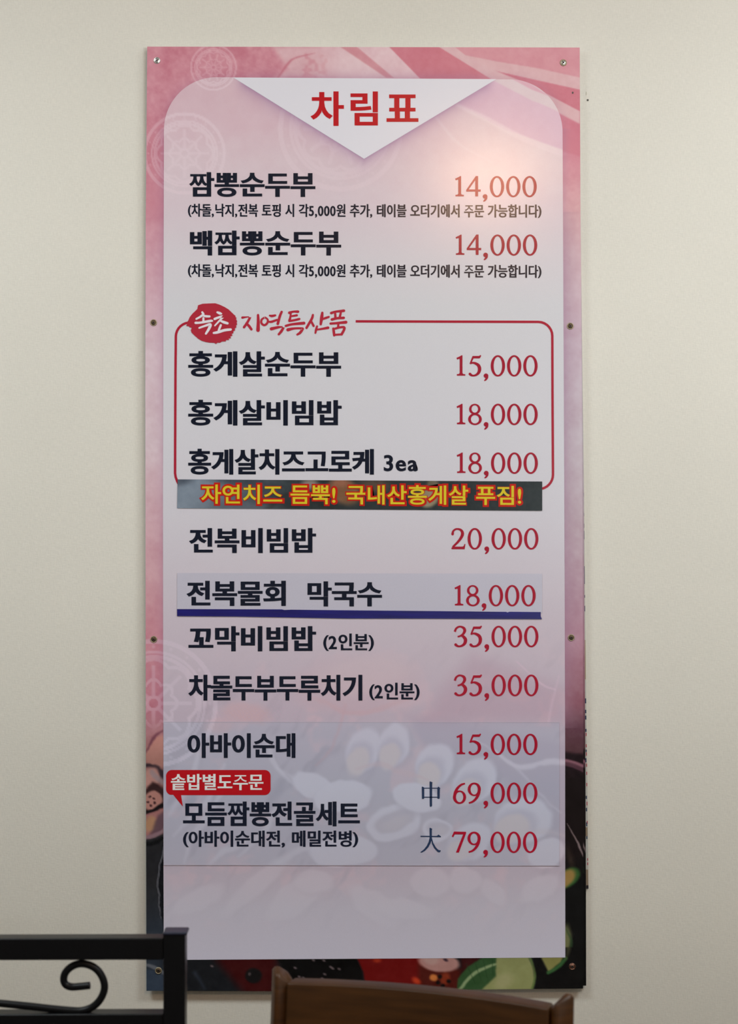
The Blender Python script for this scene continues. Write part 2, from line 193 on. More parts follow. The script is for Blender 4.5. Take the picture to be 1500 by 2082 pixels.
! 79,543 80,483 85,436 110,264 116,228 124,208 135,201 146,208 154,228 160,264 185,436 190,483 191,543 188,608 177,654 160,682 135,691 110,682 93,654 82,608/136,111 106,103 84,81 76,51 84,21 106,-1 136,-9 166,-1 188,21 196,51 188,81 166,103
0 470,341 463,440 442,525 410,595 366,647 312,680 250,691 188,680 134,647 90,595 58,525 37,440 30,341 37,242 58,157 90,87 134,35 188,2 250,-9 312,2 366,35 410,87 442,157 463,242/372,341 364,233 340,153 301,102 250,84 199,102 161,153 136,233 128,341 136,449 161,530 199,580 250,598 301,580 340,530 364,449
2 466,93 205,93 302,214 368,312 405,396 417,478 410,538 390,589 359,632 318,664 267,684 209,691 155,684 102,662 48,626 48,503 88,547 127,575 165,590 202,595 249,586 286,559 310,519 319,467 314,416 298,371 271,321 200,216 116,107 34,7 34,0 466,0
5 404,682 101,682 101,327 171,337 230,331 277,313 311,285 333,249 340,207 329,160 298,120 254,94 199,84 149,90 99,106 50,134 50,33 106,9 159,-5 215,-9 276,-2 330,20 375,53 409,96 430,149 438,209 430,269 408,322 372,367 323,400 262,419 190,423 190,594 404,594
3 81,569 143,591 197,598 246,591 283,571 307,539 315,496 307,454 281,423 239,404 180,397 180,307 244,301 289,277 317,240 326,193 318,148 296,114 261,92 216,84 166,90 115,107 64,136 64,30 113,9 161,-4 209,-9 269,-2 321,18 364,49 396,90 417,140 424,198 418,250 401,297 370,336 326,360 366,388 393,421 408,462 413,513 407,564 388,607 358,643 318,669 269,685 212,691 164,688 122,678 81,662
e 438,130 386,101 334,82 281,76 223,85 179,110 147,152 130,211 446,211 440,287 422,349 393,397 354,431 307,451 251,458 192,451 141,429 100,395 68,350 48,294 41,230 47,169 66,113 98,64 140,25 194,0 259,-9 327,-3 384,14 438,44/132,270 146,317 171,352 207,374 253,381 296,373 328,351 349,316 358,270
a 411,80 383,62 364,56 355,58 349,65 347,79 347,310 334,376 300,422 248,449 184,458 124,451 75,431 35,397 35,300 80,342 128,366 177,374 212,370 238,356 253,331 258,295 258,271 179,243 125,222 76,196 40,157 26,101 34,59 56,24 91,0 136,-9 177,-4 217,11 257,37 270,11 292,-4 325,-9 351,-6 377,5 411,26/258,91 233,71 207,58 180,54 147,62 124,84 116,117 128,152 159,180 204,202 258,222
1 300,682 202,682 202,0 300,0
"""
# ------------------------------------------------------------------ lettering
GL = {}
for ln in GLYPHS.strip('\n').split('\n'):
    GL[ln[0]] = [np.array([[float(q) for q in p.split(',')] for p in c.split(' ')])/1000 for c in ln[2:].split('/')]
for ch_ in '()': GL[ch_] = [c*np.array([1, .90])+np.array([0, .11]) for c in GL[ch_]]
ADV = {' ': .30, ',': .278, '(': .338, ')': .338, '!': .36, 'e': .554, 'a': .563}
for d_ in '0123456789': ADV[d_] = .555
def area2(P): x, y = P[:, 0], P[:, 1]; return 0.5*np.sum(x*np.roll(y, -1)-np.roll(x, -1)*y)
def inside(p, P):
    x, y = P[:, 0], P[:, 1]; x2, y2 = np.roll(x, -1), np.roll(y, -1)
    c = (y > p[1]) != (y2 > p[1])
    with np.errstate(divide='ignore', invalid='ignore'): xi = x+(p[1]-y)*(x2-x)/(y2-y)
    return bool(np.sum(c & (p[0] < xi)) % 2)
def grow(P, ox, oy, hole):
    """push an outline outward (a hole inward) by ox sideways and oy up and down"""
    P = np.asarray(P)
    if area2(P) < 0: P = P[::-1]
    e = np.roll(P, -1, 0)-P; n = np.stack([e[:, 1], -e[:, 0]], 1); n /= np.maximum(np.linalg.norm(n, axis=1, keepdims=True), 1e-9)
    n0 = np.roll(n, 1, 0); b = n+n0; d = np.maximum(1+np.sum(n*n0, 1, keepdims=True), 0.35)
    return P+(b/d)*np.array([ox, oy])*(-1 if hole else 1)
def filled_ok(g):
    """does the outline with its holes still triangulate cleanly?"""
    pts = np.concatenate(g); tri = tessellate_polygon([[Vector((p[0], p[1], 0)) for p in c] for c in g]); a = 0.0
    for t in tri:
        p, q, r = pts[t[0]], pts[t[1]], pts[t[2]]; a += abs((q[0]-p[0])*(r[1]-p[1])-(q[1]-p[1])*(r[0]-p[0]))/2
    want = abs(area2(g[0]))-sum(abs(area2(c)) for c in g[1:])
    return abs(a-want) < .012*want
def glyph_groups(ch, ox, oy):
    cs = GL[ch]
    ins = [[j for j in range(len(cs)) if j != i and inside(cs[i][0]+(cs[i][1]-cs[i][0])*.01, cs[j])] for i in range(len(cs))]
    outs = [i for i in range(len(cs)) if len(ins[i]) % 2 == 0]
    res = []
    for i in outs:
        for k in (1, .88, .76, .64, .5, .35, .2, 0):
            g = [grow(cs[i], ox*k, oy*k, False)]
            for j in range(len(cs)):
                if j not in outs and i in ins[j] and len(ins[j]) == len(ins[i])+1:
                    sz = cs[j].max(0)-cs[j].min(0)
                    if sz[0] > 2.1*ox*k and sz[1] > 2.1*oy*k: g.append(grow(cs[j], ox*k, oy*k, True))
            if filled_ok(g): break
        res.append(g)
    return res
def tess(groups, to3):
    """fill outlines with holes; to3 maps an (n,2) array to 3D points"""
    V, Fc = [], []
    for gi_, g in enumerate(groups):
        base = len(V); pts = [[Vector((p[0], p[1], 0)) for p in c] for c in g]
        tri = tessellate_polygon(pts)
        V += [(p[0], p[1]-2e-5*(gi_ % 4), p[2]) for p in to3(np.concatenate(g))]
        for t in tri:
            Fc.append([base+i for i in t])
    return V, Fc
def face_front(V, Fc):
    out = []
    for f in Fc:
        a, b, c = (Vector(V[i]) for i in f[:3])
        out.append(list(f) if (b-a).cross(c-a).y < 0 else list(f)[::-1])
    return out
def flat(name, groups, Y, mat, parent, tilt=0.0, x_ref=0, thick=0.0):
    """flat shape given in photograph pixels, laid on the plane y = Y"""
    V, Fc = tess(groups, lambda P: at(P[:, 0], P[:, 1]+tilt*(P[:, 0]-x_ref), Y))
    Fc = face_front(V, Fc)
    me = mesh(name, V, Fc)
    return link(name, me, parent, mat)
def text_groups(s, x0, x1, y0, y1, ox=.03, oy=.02, ls=0.0):
    raw = []; x = 0.0
    for ch in s:
        if ch in GL:
            for g in glyph_groups(ch, ox, oy): raw.append([c+np.array([x, 0]) for c in g])
        x += ADV.get(ch, .92)+ls
    allp = np.concatenate([c for g in raw for c in g])
    hx = allp[:, 0].min(), allp[:, 0].max(); hy = allp[:, 1].min(), allp[:, 1].max()
    def m(c): return np.stack([x0+(c[:, 0]-hx[0])*(x1-x0)/(hx[1]-hx[0]), y1-(c[:, 1]-hy[0])*(y1-y0)/(hy[1]-hy[0])], 1)
    return [[m(c) for c in g] for g in raw]
def text(name, s, x0, x1, y0, y1, rgb, Y, parent, ox=.03, oy=.02, tilt=0.0, ls=0.0, label=None):
    o = flat(name, text_groups(s, x0, x1, y0, y1, ox, oy, ls), Y, ink(rgb, (y0+y1)/2), parent, tilt, x0)
    if label: o['label'] = label
    return o
def spline(P, n=7):
    P = np.asarray(P, float)
    if len(P) < 3: return P
    Q = np.vstack([2*P[0]-P[1], P, 2*P[-1]-P[-2]]); out = []
    for i in range(1, len(Q)-2):
        for j in range(n):
            t = j/n; a, b, c, d = Q[i-1], Q[i], Q[i+1], Q[i+2]
            out.append(.5*(2*b+(c-a)*t+(2*a-5*b+4*c-d)*t*t+(3*b-a-3*c+d)*t**3))
    out.append(P[-1]); return np.array(out)
def stroke(pts, caps=(1, 1), n=7):
    """brush stroke: (x, y, width) points -> one outline"""
    P = spline([(p[0], p[1], p[2]) for p in pts], n); xy = P[:, :2]; wd = P[:, 2:3]/2
    d = np.gradient(xy, axis=0); d /= np.maximum(np.linalg.norm(d, axis=1, keepdims=True), 1e-9)
    nn = np.stack([-d[:, 1], d[:, 0]], 1); Lf, Rt = xy+nn*wd, xy-nn*wd
    def cap(c, dirv, r, nrm):
        return [c+nrm*r*math.cos(a)+dirv*r*math.sin(a) for a in (math.pi*.2, math.pi*.4, math.pi*.6, math.pi*.8)]
    out = list(Lf)
    if caps[1]: out += cap(xy[-1], d[-1], wd[-1, 0], nn[-1])
    out += list(Rt[::-1])
    if caps[0]: out += cap(xy[0], -d[0], wd[0, 0], -nn[0])
    return [np.array(out)]
def ell(cx, cy, rx, ry, n=36, rot=0.0):
    a = np.linspace(0, 2*math.pi, n, endpoint=False); x, y = rx*np.cos(a), ry*np.sin(a)
    return np.stack([cx+x*math.cos(rot)-y*math.sin(rot), cy+x*math.sin(rot)+y*math.cos(rot)], 1)
def _six(flip=False):
    g = [stroke([(24.6, 1.9, 3.2), (17, 4.6, 4.2), (9.8, 11, 5.2), (5, 20, 6.0), (3.2, 30, 6.0)], (0, 0), 6), [ell(13.5, 29.7, 13.4, 13.7, 34), ell(13.7, 29.4, 7.4, 10.4, 28)]]
    return [[np.array([26.7, 43.4])-c for c in q] for q in g] if flip else g
DIG = {
 '0': [[ell(14.6, 21.6, 14.6, 21.7), ell(14.6, 21.6, 8.6, 18.2)]],
 '1': [[np.array([(0, 5.4), (6.5, 2.4), (10, .3), (12.2, 0), (12.2, 36), (13.5, 37.8), (17.9, 38.4), (17.9, 41.4), (.7, 41.4), (.7, 38.4), (5, 37.8), (6.5, 36), (6.5, 8.4), (5.4, 7.2), (1.4, 8.8)])]],
 '4': [[np.array([(19.6, 0), (24.3, 0), (24.3, 27.3), (29.6, 27.3), (29.6, 31.8), (24.3, 31.8), (24.3, 41.5), (18.5, 41.5), (18.5, 31.8), (.2, 31.8), (.2, 28.3)]), np.array([(18.5, 8.6), (18.5, 27.3), (5.3, 27.3)])]],
 '2': [stroke([(2.8, 12.2, 5.4), (4, 6.5, 4.2), (8, 2.9, 3.8), (13.5, 1.9, 3.8), (20, 4.3, 5), (23, 10.6, 6.2), (20.6, 18.5, 5.8), (13.5, 28, 4.8), (3, 38.2, 4)], (1, 0)),
       [np.array([(0.6, 42.4), (0.6, 39.6), (3.5, 37.2), (22.8, 37.2), (25.2, 36), (27.2, 31.6), (28.9, 32.2), (27.3, 42.4)])]],
 '3': [stroke([(1.6, 12, 4.4), (4, 6, 4.2), (9, 2.2, 3.8), (14.5, 2, 3.8), (20, 5, 5.4), (21.6, 10.5, 6), (18, 17, 4.6), (12.5, 20.5, 3.6), (7.3, 22, 3.2)], (0, 0)),
       stroke([(12.5, 20, 3), (17.5, 20.6, 5), (23, 27, 6.8), (22, 34.5, 6.4), (17, 39.5, 4.6), (10.5, 41.3, 3.8), (6, 40, 4.6), (3.2, 37.8, 5.6)], (0, 1))],
 '5': [[np.array([(8.4, 1.6), (21.6, 1.4), (23.2, .6), (24.2, -.5), (26.2, 1), (24.2, 4.8), (22.4, 6.4), (10.6, 6.4), (6.9, 14), (4.6, 18.4), (2.4, 17)])],
       stroke([(3.6, 16.9, 3.2), (8.5, 15.4, 3.6), (14, 16.4, 5), (20.4, 20.6, 6.4), (22.8, 27.5, 6.8), (21, 35, 6), (15.5, 40, 4.4), (9.5, 41.3, 3.8), (5.5, 40, 4.8), (3.2, 38, 5.6)], (0, 1))],
 '6': _six(), '9': _six(True),
 '7': [[np.array([(4.6, -.2), (29, .4), (29, 3.4), (14.4, 42.4), (8.4, 42.4), (23, 5.6), (6.2, 5.6), (2.8, 11.6), (0, 9.8)])]],
 '8': [[ell(13.8, 11, 11.6, 10.9, 30), ell(13.8, 10.6, 6.6, 7.4, 24)], [ell(14.2, 31.2, 13.9, 12.0, 32), ell(14.2, 31.4, 8.3, 8.4, 24)]],
 ',': [[ell(5.2, 4.7, 4.8, 4.7, 18)], stroke([(7.6, 5.2, 4.6), (7.2, 9, 4.4), (4.8, 12.4, 3.8), (2.6, 14.2, 2.6)], (0, 1))],
}
OFF1 = {'1': -166, '2': -177.3, '3': -171.5, '6': -171.9, '7': -173.7}
OFF2 = {'4': -143.6, '5': -140.8, '8': -141.8, '0': -144.0, '9': -141.6}
def price(s, R, top, rgb, Y, parent, h=43.4):
    gs = []; k = h/43.4
    seq = [(s[0], OFF1[s[0]]), (s[1], OFF2[s[1]]), (',', -110.2), ('0', -95.4), ('0', -62.3), ('0', -29.2)]
    if s[0] == '1' and s[1] in '58': seq[0] = ('1', -165)
    for ch, ox in seq:
        oy = 36.9*k if ch == ',' else 0
        for g in DIG[ch]: gs.append([c*np.array([1, k])+np.array([R+ox, top+oy]) for c in g])
    return flat('price', gs, Y, ink(rgb, top+20), parent)
# ------------------------------------------------------------------ the printed artwork, as colour fields
_rng = np.random.RandomState(4)
_G = _rng.rand(6, 128, 128)
def vnoise(x, y, s, k=0):
    x = np.asarray(x)/s+17.3*k; y = np.asarray(y)/s+9.1*k
    xi, yi = np.floor(x).astype(int), np.floor(y).astype(int); fx, fy = x-xi, y-yi
    fx = fx*fx*(3-2*fx); fy = fy*fy*(3-2*fy); g = _G[k % 6]
    a, b = g[yi % 128, xi % 128], g[yi % 128, (xi+1) % 128]; c, d = g[(yi+1) % 128, xi % 128], g[(yi+1) % 128, (xi+1) % 128]
    return (a*(1-fx)+b*fx)*(1-fy)+(c*(1-fx)+d*fx)*fy
def fbm(x, y, s, k=0):
    return (vnoise(x, y, s, k)*.5+vnoise(x, y, s/2.1, k+1)*.3+vnoise(x, y, s/4.3, k+2)*.2)-.5
def sst(a, b, v):
    t = np.clip((v-a)/(b-a), 0, 1); return t*t*(3-2*t)
def mix(c, col, m):
    return c*(1-m[..., None])+np.asarray(col, float)*m[..., None]
def m_ell(x, y, cx, cy, rx, ry, rot=0, soft=2.0):
    a = math.radians(rot); dx, dy = x-cx, y-cy
    u = (dx*math.cos(a)+dy*math.sin(a))/rx; v = (-dx*math.sin(a)+dy*math.cos(a))/ry
    return sst(soft, -soft, (np.sqrt(u*u+v*v)-1)*min(rx, ry))
def m_line(x, y, pts, wd, soft=1.5):
    """band of width wd along a smooth curve"""
    P = spline(pts, 6); d = np.full(np.shape(x), 1e9)
    W = np.interp(np.arange(len(P)), [0, len(P)-1], [wd, wd]) if np.isscalar(wd) else np.interp(np.linspace(0, 1, len(P)), np.linspace(0, 1, len(wd)), wd)
    x0, y0 = P.min(0)-max(W)-6; x1, y1 = P.max(0)+max(W)+6
    s = (x > x0) & (x < x1) & (y > y0) & (y < y1)
    if not s.any(): return np.zeros(np.shape(x))
    X, Y = x[s], y[s]; dd = np.full(X.shape, 1e9)
    for i in range(len(P)-1):
        ax, ay = P[i]; bx, by = P[i+1]-P[i]; L = bx*bx+by*by+1e-9
        t = np.clip(((X-ax)*bx+(Y-ay)*by)/L, 0, 1)
        dd = np.minimum(dd, np.hypot(X-ax-t*bx, Y-ay-t*by)-(W[i]*(1-t)+W[i+1]*t)/2)
    d[s] = dd
    return sst(soft, -soft, d)
def m_poly(x, y, pts, soft=1.5):
    P = np.asarray(pts, float); x0, y0 = P.min(0)-8-soft*2; x1, y1 = P.max(0)+8+soft*2
    s = (x > x0) & (x < x1) & (y > y0) & (y < y1); out = np.zeros(np.shape(x))
    if not s.any(): return out
    X, Y = x[s], y[s]; d = np.full(X.shape, 1e9); c = np.zeros(X.shape, bool)
    for i in range(len(P)):
        ax, ay = P[i]; bx, by = P[(i+1) % len(P)]-P[i]; L = bx*bx+by*by+1e-9
        t = np.clip(((X-ax)*bx+(Y-ay)*by)/L, 0, 1); d = np.minimum(d, np.hypot(X-ax-t*bx, Y-ay-t*by))
        if abs(by) > 1e-9:
            c ^= ((ay > Y) != (ay+by > Y)) & (X < ax+(Y-ay)*bx/by)
    out[s] = sst(soft, -soft, np.where(c, -d, d)); return out
def rosette(x, y, cx, cy, r, n=8, wd=.050):
    """a printed round flower crest: rings, petals, spokes and dots"""
    dx, dy = x-cx, y-cy; q = np.hypot(dx, dy)/r; a = np.arctan2(dy, dx); s = 1.3/r
    ring = lambda q0, w_=wd: sst(w_+s, w_-s, np.abs(q-q0)*2)
    m = np.maximum(ring(.97, wd*1.6), ring(.80, wd)); m = np.maximum(m, ring(.73, wd*1.3))
    pet = .60+.09*np.abs(np.cos(a*n/2)); m = np.maximum(m, sst(wd*1.2+s, wd*1.2-s, np.abs(q-pet)*2)*.9)
    pet2 = .30+.07*np.abs(np.cos(a*n/2)); m = np.maximum(m, sst(wd*1.2+s, wd*1.2-s, np.abs(q-pet2)*2)*.9)
    m = np.maximum(m, ring(.10, wd*1.2)*.9)
    sp = np.abs(np.sin(a*n/2))*q/(n/2); m = np.maximum(m, sst(wd*.6+s, wd*.6-s, sp)*(q < .60)*(q > .10)*.8)
    k = 20; dot = np.hypot((q-.885)*1.0, np.sin(a*k/2)/(k/2)*.9); m = np.maximum(m, sst(.026+s, .026-s, dot)*.7)
    return m*(q < 1.02)
RIB_L1 = [(890, 94), (922, 94), (945, 112), (1012, 146), (1060, 165), (1102, 186), (1178, 226), (1178, 253), (1134, 230), (1080, 205), (1005, 165)]
def seafood(x, y):
    """the photograph printed behind the lower half: pot, mussels, squid rings, broth (muted strength, 0..1 tones)"""
    x, y = x+fbm(x, y, 60, 2)*18, y+fbm(x, y, 60, 3)*18
    c = np.zeros(np.shape(x)+(3,))+np.array([148, 138, 147.])
    c = mix(c, (196, 150, 152), sst(0.02, .3, fbm(x, y, 46, 1)))
    c = mix(c, (104, 96, 108), sst(.05, .3, fbm(x*1.6+y, y*.8, 60, 3)))
    # dark pot interior at the upper right and its rim
    c = mix(c, (128, 112, 128), m_poly(x, y, [(820, 1450), (1000, 1480), (1200, 1520), (1200, 1740), (1110, 1700), (1000, 1560), (860, 1520)], 14))
    c = mix(c, (214, 200, 208), m_line(x, y, [(1000, 1525), (1040, 1556), (1080, 1560), (1130, 1548), (1200, 1560)], (5, 8, 10, 10, 9), 3))
    c = mix(c, (214, 200, 208), m_line(x, y, [(960, 1500), (1040, 1556), (1140, 1650)], (3, 5, 3), 3)*.6)
    # the big crab shell behind the upper rows
    c = mix(c, (186, 116, 116), m_ell(x, y, 720, 1385, 130, 62, -6, 14)*.65)
    c = mix(c, (222, 170, 150), m_ell(x, y, 740, 1372, 95, 36, -6, 12)*.7)
    c = mix(c, (190, 100, 90), m_line(x, y, [(640, 1420), (700, 1446), (770, 1440), (850, 1410)], (6, 12, 12, 5), 4)*.6)
    c = mix(c, (178, 96, 96), m_line(x, y, [(700, 1430), (690, 1480), (668, 1530), (645, 1560)], (7, 6, 5, 3), 3)*.6)
    c = mix(c, (216, 120, 100), m_ell(x, y, 500, 1450, 48, 22, 8, 8)*.75)
    c = mix(c, (206, 130, 120), m_ell(x, y, 450, 1475, 34, 15, -8, 8)*.7)
    dots = sst(.25, .5, np.sin(x*.62+y*.1)*np.sin(y*.62-x*.1)); c = mix(c, (170, 120, 150), dots*m_ell(x, y, 520, 1440, 110, 40, 0, 10)*.35)
    # a long squid tentacle, leek and bean sprout strands at the left
    for i, (p, q) in enumerate([((350, 1700), (450, 1560)), ((372, 1755), (470, 1590)), ((340, 1660), (400, 1500)), ((420, 1760), (520, 1700)), ((480, 1740), (560, 1640)), ((560, 1760), (700, 1700)), ((560, 1560), (640, 1640)), ((540, 1500), (600, 1600))]):
        mx_, my_ = (p[0]+q[0])/2+(-1)**i*16, (p[1]+q[1])/2
        c = mix(c, (218, 208, 212), m_line(x, y, [p, (mx_, my_), q], (3, 13, 4), 4)*.75)
        c = mix(c, (120, 108, 120), m_line(x, y, [(p[0]+9, p[1]+3), (mx_+11, my_+3), (q[0]+9, q[1]+3)], (2, 4, 2), 3)*.4)
    # mussels: pale shells curling around peach meat
    for cx, cy, r, rot in [(735, 1530, 44, -60), (800, 1520, 42, -75), (880, 1560, 44, -62), (962, 1590, 48, -48), (1060, 1670, 60, -20), (955, 1715, 44, -30)]:
        a = math.radians(rot); ux, uy = math.cos(a), math.sin(a)
        c = mix(c, (104, 98, 118), m_ell(x, y, cx+ux*4+4, cy+uy*4+5, r*1.10, r*.86, rot, 8)*.5)
        c = mix(c, (226, 222, 232), m_ell(x, y, cx+ux*4, cy+uy*4, r*1.05, r*.80, rot, 5)*.9)
        c = mix(c, (150, 142, 160), m_ell(x, y, cx-ux*8-3, cy-uy*8+5, r*.80, r*.60, rot, 7)*.75)
        c = mix(c, (216, 190, 172), m_ell(x, y, cx-ux*14-4, cy-uy*14+8, r*.66, r*.50, rot, 5))
    # squid rings and shrimp
    for cx, cy, rx, ry, rot, hole in [(800, 1673, 58, 36, -12, 1), (890, 1690, 30, 24, 10, 1), (640, 1600, 46, 26, 20, 0), (700, 1620, 60, 34, -10, 0), (850, 1625, 50, 28, 15, 0), (1110, 1735, 40, 26, -30, 0), (700, 1730, 70, 30, 0, 0)]:
        c = mix(c, (128, 116, 130), m_ell(x, y, cx+2, cy+6, rx*1.06, ry*1.1, rot, 6)*.5)
        c = mix(c, (226, 218, 226), m_ell(x, y, cx, cy, rx, ry, rot, 3)*.95)
        if hole:
            c = mix(c, (146, 132, 140), m_ell(x, y, cx+2, cy-3, rx*.74, ry*.62, rot, 4)*.85)
            c = mix(c, (190, 170, 164), m_ell(x, y, cx+4, cy+1, rx*.5, ry*.4, rot, 6)*.7)
    c = mix(c, (214, 150, 140), m_line(x, y, [(720, 1566), (770, 1556), (830, 1575), (870, 1590)], (3, 9, 10, 3), 3)*.5)
    c = mix(c, (206, 180, 168), m_line(x, y, [(1010, 1730), (1060, 1700), (1110, 1690), (1160, 1700)], (4, 12, 12, 3), 6)*.5)
    # mushrooms and cabbage at the bottom
    for cx, cy, rx, ry, rot in [(400, 1830, 60, 20, -25), (520, 1800, 90, 18, -40), (600, 1825, 70, 30, -35), (640, 1790, 40, 24, 0), (760, 1840, 60, 26, 40), (875, 1795, 42, 30, 8), (945, 1790, 30, 26, 0), (1000, 1812, 30, 18, 40), (1095, 1805, 46, 22, -30), (820, 1850, 60, 20, 10)]:
        c = mix(c, (126, 112, 118), m_ell(x, y, cx+3, cy+5, rx*1.06, ry*1.12, rot, 8)*.45)
        c = mix(c, (220, 214, 218), m_ell(x, y, cx, cy, rx, ry, rot, 5)*.7)
    return c
def paint_border(x, y):
    c = np.zeros(np.shape(x)+(3,)); n = fbm(x, y, 26, 0); n2 = fbm(x, y, 9, 2)
    ky = [90, 200, 320, 420, 520, 700, 900, 1050, 1200, 1300, 1430, 1480, 1530, 1600, 1650]
    left = np.array([(203, 128, 143), (204, 130, 146), (203, 124, 140), (208, 134, 150), (211, 158, 172), (214, 186, 196), (212, 188, 196), (206, 164, 174), (202, 148, 158), (196, 126, 140), (184, 112, 128), (170, 112, 122), (172, 112, 112), (150, 96, 92), (60, 44, 48)])
    right = np.array([(208, 132, 148), (206, 122, 142), (206, 126, 146), (212, 158, 166), (208, 172, 182), (200, 176, 190), (192, 176, 186), (184, 162, 172), (178, 142, 158), (176, 128, 146), (140, 88, 102), (96, 58, 72), (92, 56, 64), (40, 20, 26), (26, 17, 18)])
    wr = sst(500, 900, x)
    for i in range(3): c[..., i] = np.interp(y, ky, left[:, i])*(1-wr)+np.interp(y, ky, right[:, i])*wr
    c += (n*16+n2*9)[..., None]*np.array([.8, 1.4, 1.2])*(y < 1500)[..., None]
    # top: crumpled pale petals and the flowing ribbons at the upper right
    top = sst(300, 250, y)
    c = mix(c, (216, 178, 184), m_poly(x, y, [(555, 94), (690, 94), (800, 160), (560, 160), (585, 140)], 9)*.75*top)
    c = mix(c, (205, 130, 142), sst(.12, .26, fbm(x, y*1.2, 30, 4))*m_poly(x, y, [(540, 94), (780, 94), (850, 160), (540, 160)], 9)*.6)
    c = mix(c, (196, 106, 122), m_line(x, y, [(565, 158), (585, 130), (600, 118), (640, 108)], (4, 5, 3, 1), 2)*.8)
    c = mix(c, (222, 190, 196), m_poly(x, y, [(640, 94), (790, 94), (858, 160), (610, 160)], 2)*sst(620, 720, x)*.9)
    c = mix(c, (208, 140, 150), m_poly(x, y, [(690, 94), (724, 94), (800, 158), (785, 158)], 2))
    c = mix(c, (204, 116, 132), m_poly(x, y, [(788, 92), (892, 92), (1000, 163), (857, 163)], 1.5))
    c = mix(c, (210, 140, 152), m_poly(x, y, [(890, 92), (1190, 92), (1190, 160), (1095, 139), (945, 112)], 1.5))
    c = mix(c, (214, 168, 174), m_poly(x, y, [(922, 94), (945, 112), (1012, 125), (1095, 139), (1190, 160), (1190, 186), (1009, 145), (950, 120)], 1.5))
    c = mix(c, (203, 112, 130), m_poly(x, y, [(1009, 145), (1190, 185), (1190, 232), (1102, 186)], 1.5))
    c = mix(c, (214, 170, 176), m_poly(x, y, RIB_L1, 1.5))
    c = mix(c, (203, 112, 134), m_poly(x, y, [(1190, 258), (1190, 322), (1120, 300), (1120, 222)], 3))
    c = c + ((n*10+n2*8)*top)[..., None]*np.array([.6, 1.3, 1.1])
    for cx, cy, r, nn in [(434, 137, 47, 10), (375, 312, 83, 8)]:
        c = mix(c, (222, 176, 188), rosette(x, y, cx, cy, r, nn)*.5)
    c = mix(c, (206, 166, 182), rosette(x, y, 312, 1430, 130, 8, .045)*.6*sst(1500, 1440, y))
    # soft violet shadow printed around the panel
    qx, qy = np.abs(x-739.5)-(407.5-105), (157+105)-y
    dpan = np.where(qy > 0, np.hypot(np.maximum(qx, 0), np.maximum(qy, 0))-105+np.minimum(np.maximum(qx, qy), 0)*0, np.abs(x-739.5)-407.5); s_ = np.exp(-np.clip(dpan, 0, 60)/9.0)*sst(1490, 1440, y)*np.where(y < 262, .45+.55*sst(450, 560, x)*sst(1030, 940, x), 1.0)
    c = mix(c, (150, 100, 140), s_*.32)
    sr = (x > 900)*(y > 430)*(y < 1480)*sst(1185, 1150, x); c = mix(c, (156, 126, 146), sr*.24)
    c = c*.90+(c.mean(-1, keepdims=True)*.10)
    ox_, oy_ = x, y; x, y = x+fbm(x, y, 22, 2)*7, y+fbm(x, y, 22, 3)*7
    # ---- lower left: food, pot rim, dark pot
    L = ox_ < 420
    def cl(m): return m*L
    c = mix(c, (196, 138, 128), cl(m_ell(x, y, 322, 1530, 26, 34, 20, 5)*.9)); c = mix(c, (60, 44, 54), cl(m_line(x, y, [(296, 1557), (318, 1562), (334, 1580)], (7, 8, 12), 3)))
    c = mix(c, (120, 70, 84), cl(m_line(x, y, [(296, 1530), (312, 1500), (334, 1485)], (3, 7, 3), 3)))
    c = mix(c, (206, 150, 142), cl(m_ell(x, y, 306, 1585, 17, 24, 20, 4))); c = mix(c, (170, 150, 156), cl(m_line(x, y, [(308, 1570), (322, 1585), (338, 1596)], (8, 12, 6), 4)*.8))
    c = mix(c, (58, 34, 36), cl(m_poly(x, y, [(294, 1606), (310, 1590), (338, 1606), (338, 1650), (294, 1650)], 4)))
    c = mix(c, (198, 140, 130), cl(m_ell(x, y, 310, 1628, 20, 19, -20, 3)))
    for px_, py_ in [(303, 1622), (311, 1626), (314, 1633), (306, 1637), (300, 1630)]: c = mix(c, (70, 40, 44), cl(m_ell(x, y, px_, py_, 3, 2, 0, 1)))
    c = mix(c, (26, 20, 24), cl(m_line(x, y, [(292, 1652), (310, 1648), (340, 1632)], (9, 9, 10), 2)))
    c = mix(c, (176, 118, 116), cl(m_poly(x, y, [(292, 1656), (334, 1642), (338, 1700), (292, 1706)], 2)))
    c = mix(c, (196, 150, 110), cl(m_ell(x, y, 306, 1676, 14, 17, 20, 5)*.8)); c = mix(c, (92, 70, 84), cl(m_poly(x, y, [(322, 1656), (338, 1648), (338, 1690), (304, 1700)], 5)*.8))
    dk = sst(1702, 1712, y+(x-296)*.35); c = mix(c, np.array([38, 38, 42]), cl(dk))
    c = mix(c, (150, 118, 128), cl(m_line(x, y, [(290, 1704), (312, 1700), (340, 1684)], (7, 8, 7), 2)))
    c = mix(c, (16, 17, 20), cl(m_line(x, y, [(290, 1716), (312, 1714), (340, 1702)], (7, 8, 9), 2)))
    c = mix(c, (46, 56, 70), cl(sst(1780, 1930, y)*.8)); c = mix(c, (16, 18, 24), cl(m_line(x, y, [(336, 1720), (328, 1790), (332, 1850), (338, 1900)], (10, 14, 12, 4), 4)))
    c = mix(c, (104, 104, 112), cl(m_line(x, y, [(334, 1724), (323, 1780), (322, 1820), (328, 1870)], (3, 3, 2.5, 1), 1.5)))
    # ---- lower right: glassy pot rim, highlights, courgette tip, black
    x, y = x*.4+ox_*.6, y*.4+oy_*.6; Rr = ox_ > 1100
    def cr(m): return m*Rr
    c = mix(c, (30, 18, 24), cr(sst(1524, 1534, y-(x-1150)*.12)*.95)); c = mix(c, (24, 15, 17), cr(sst(1560, 1600, y)))
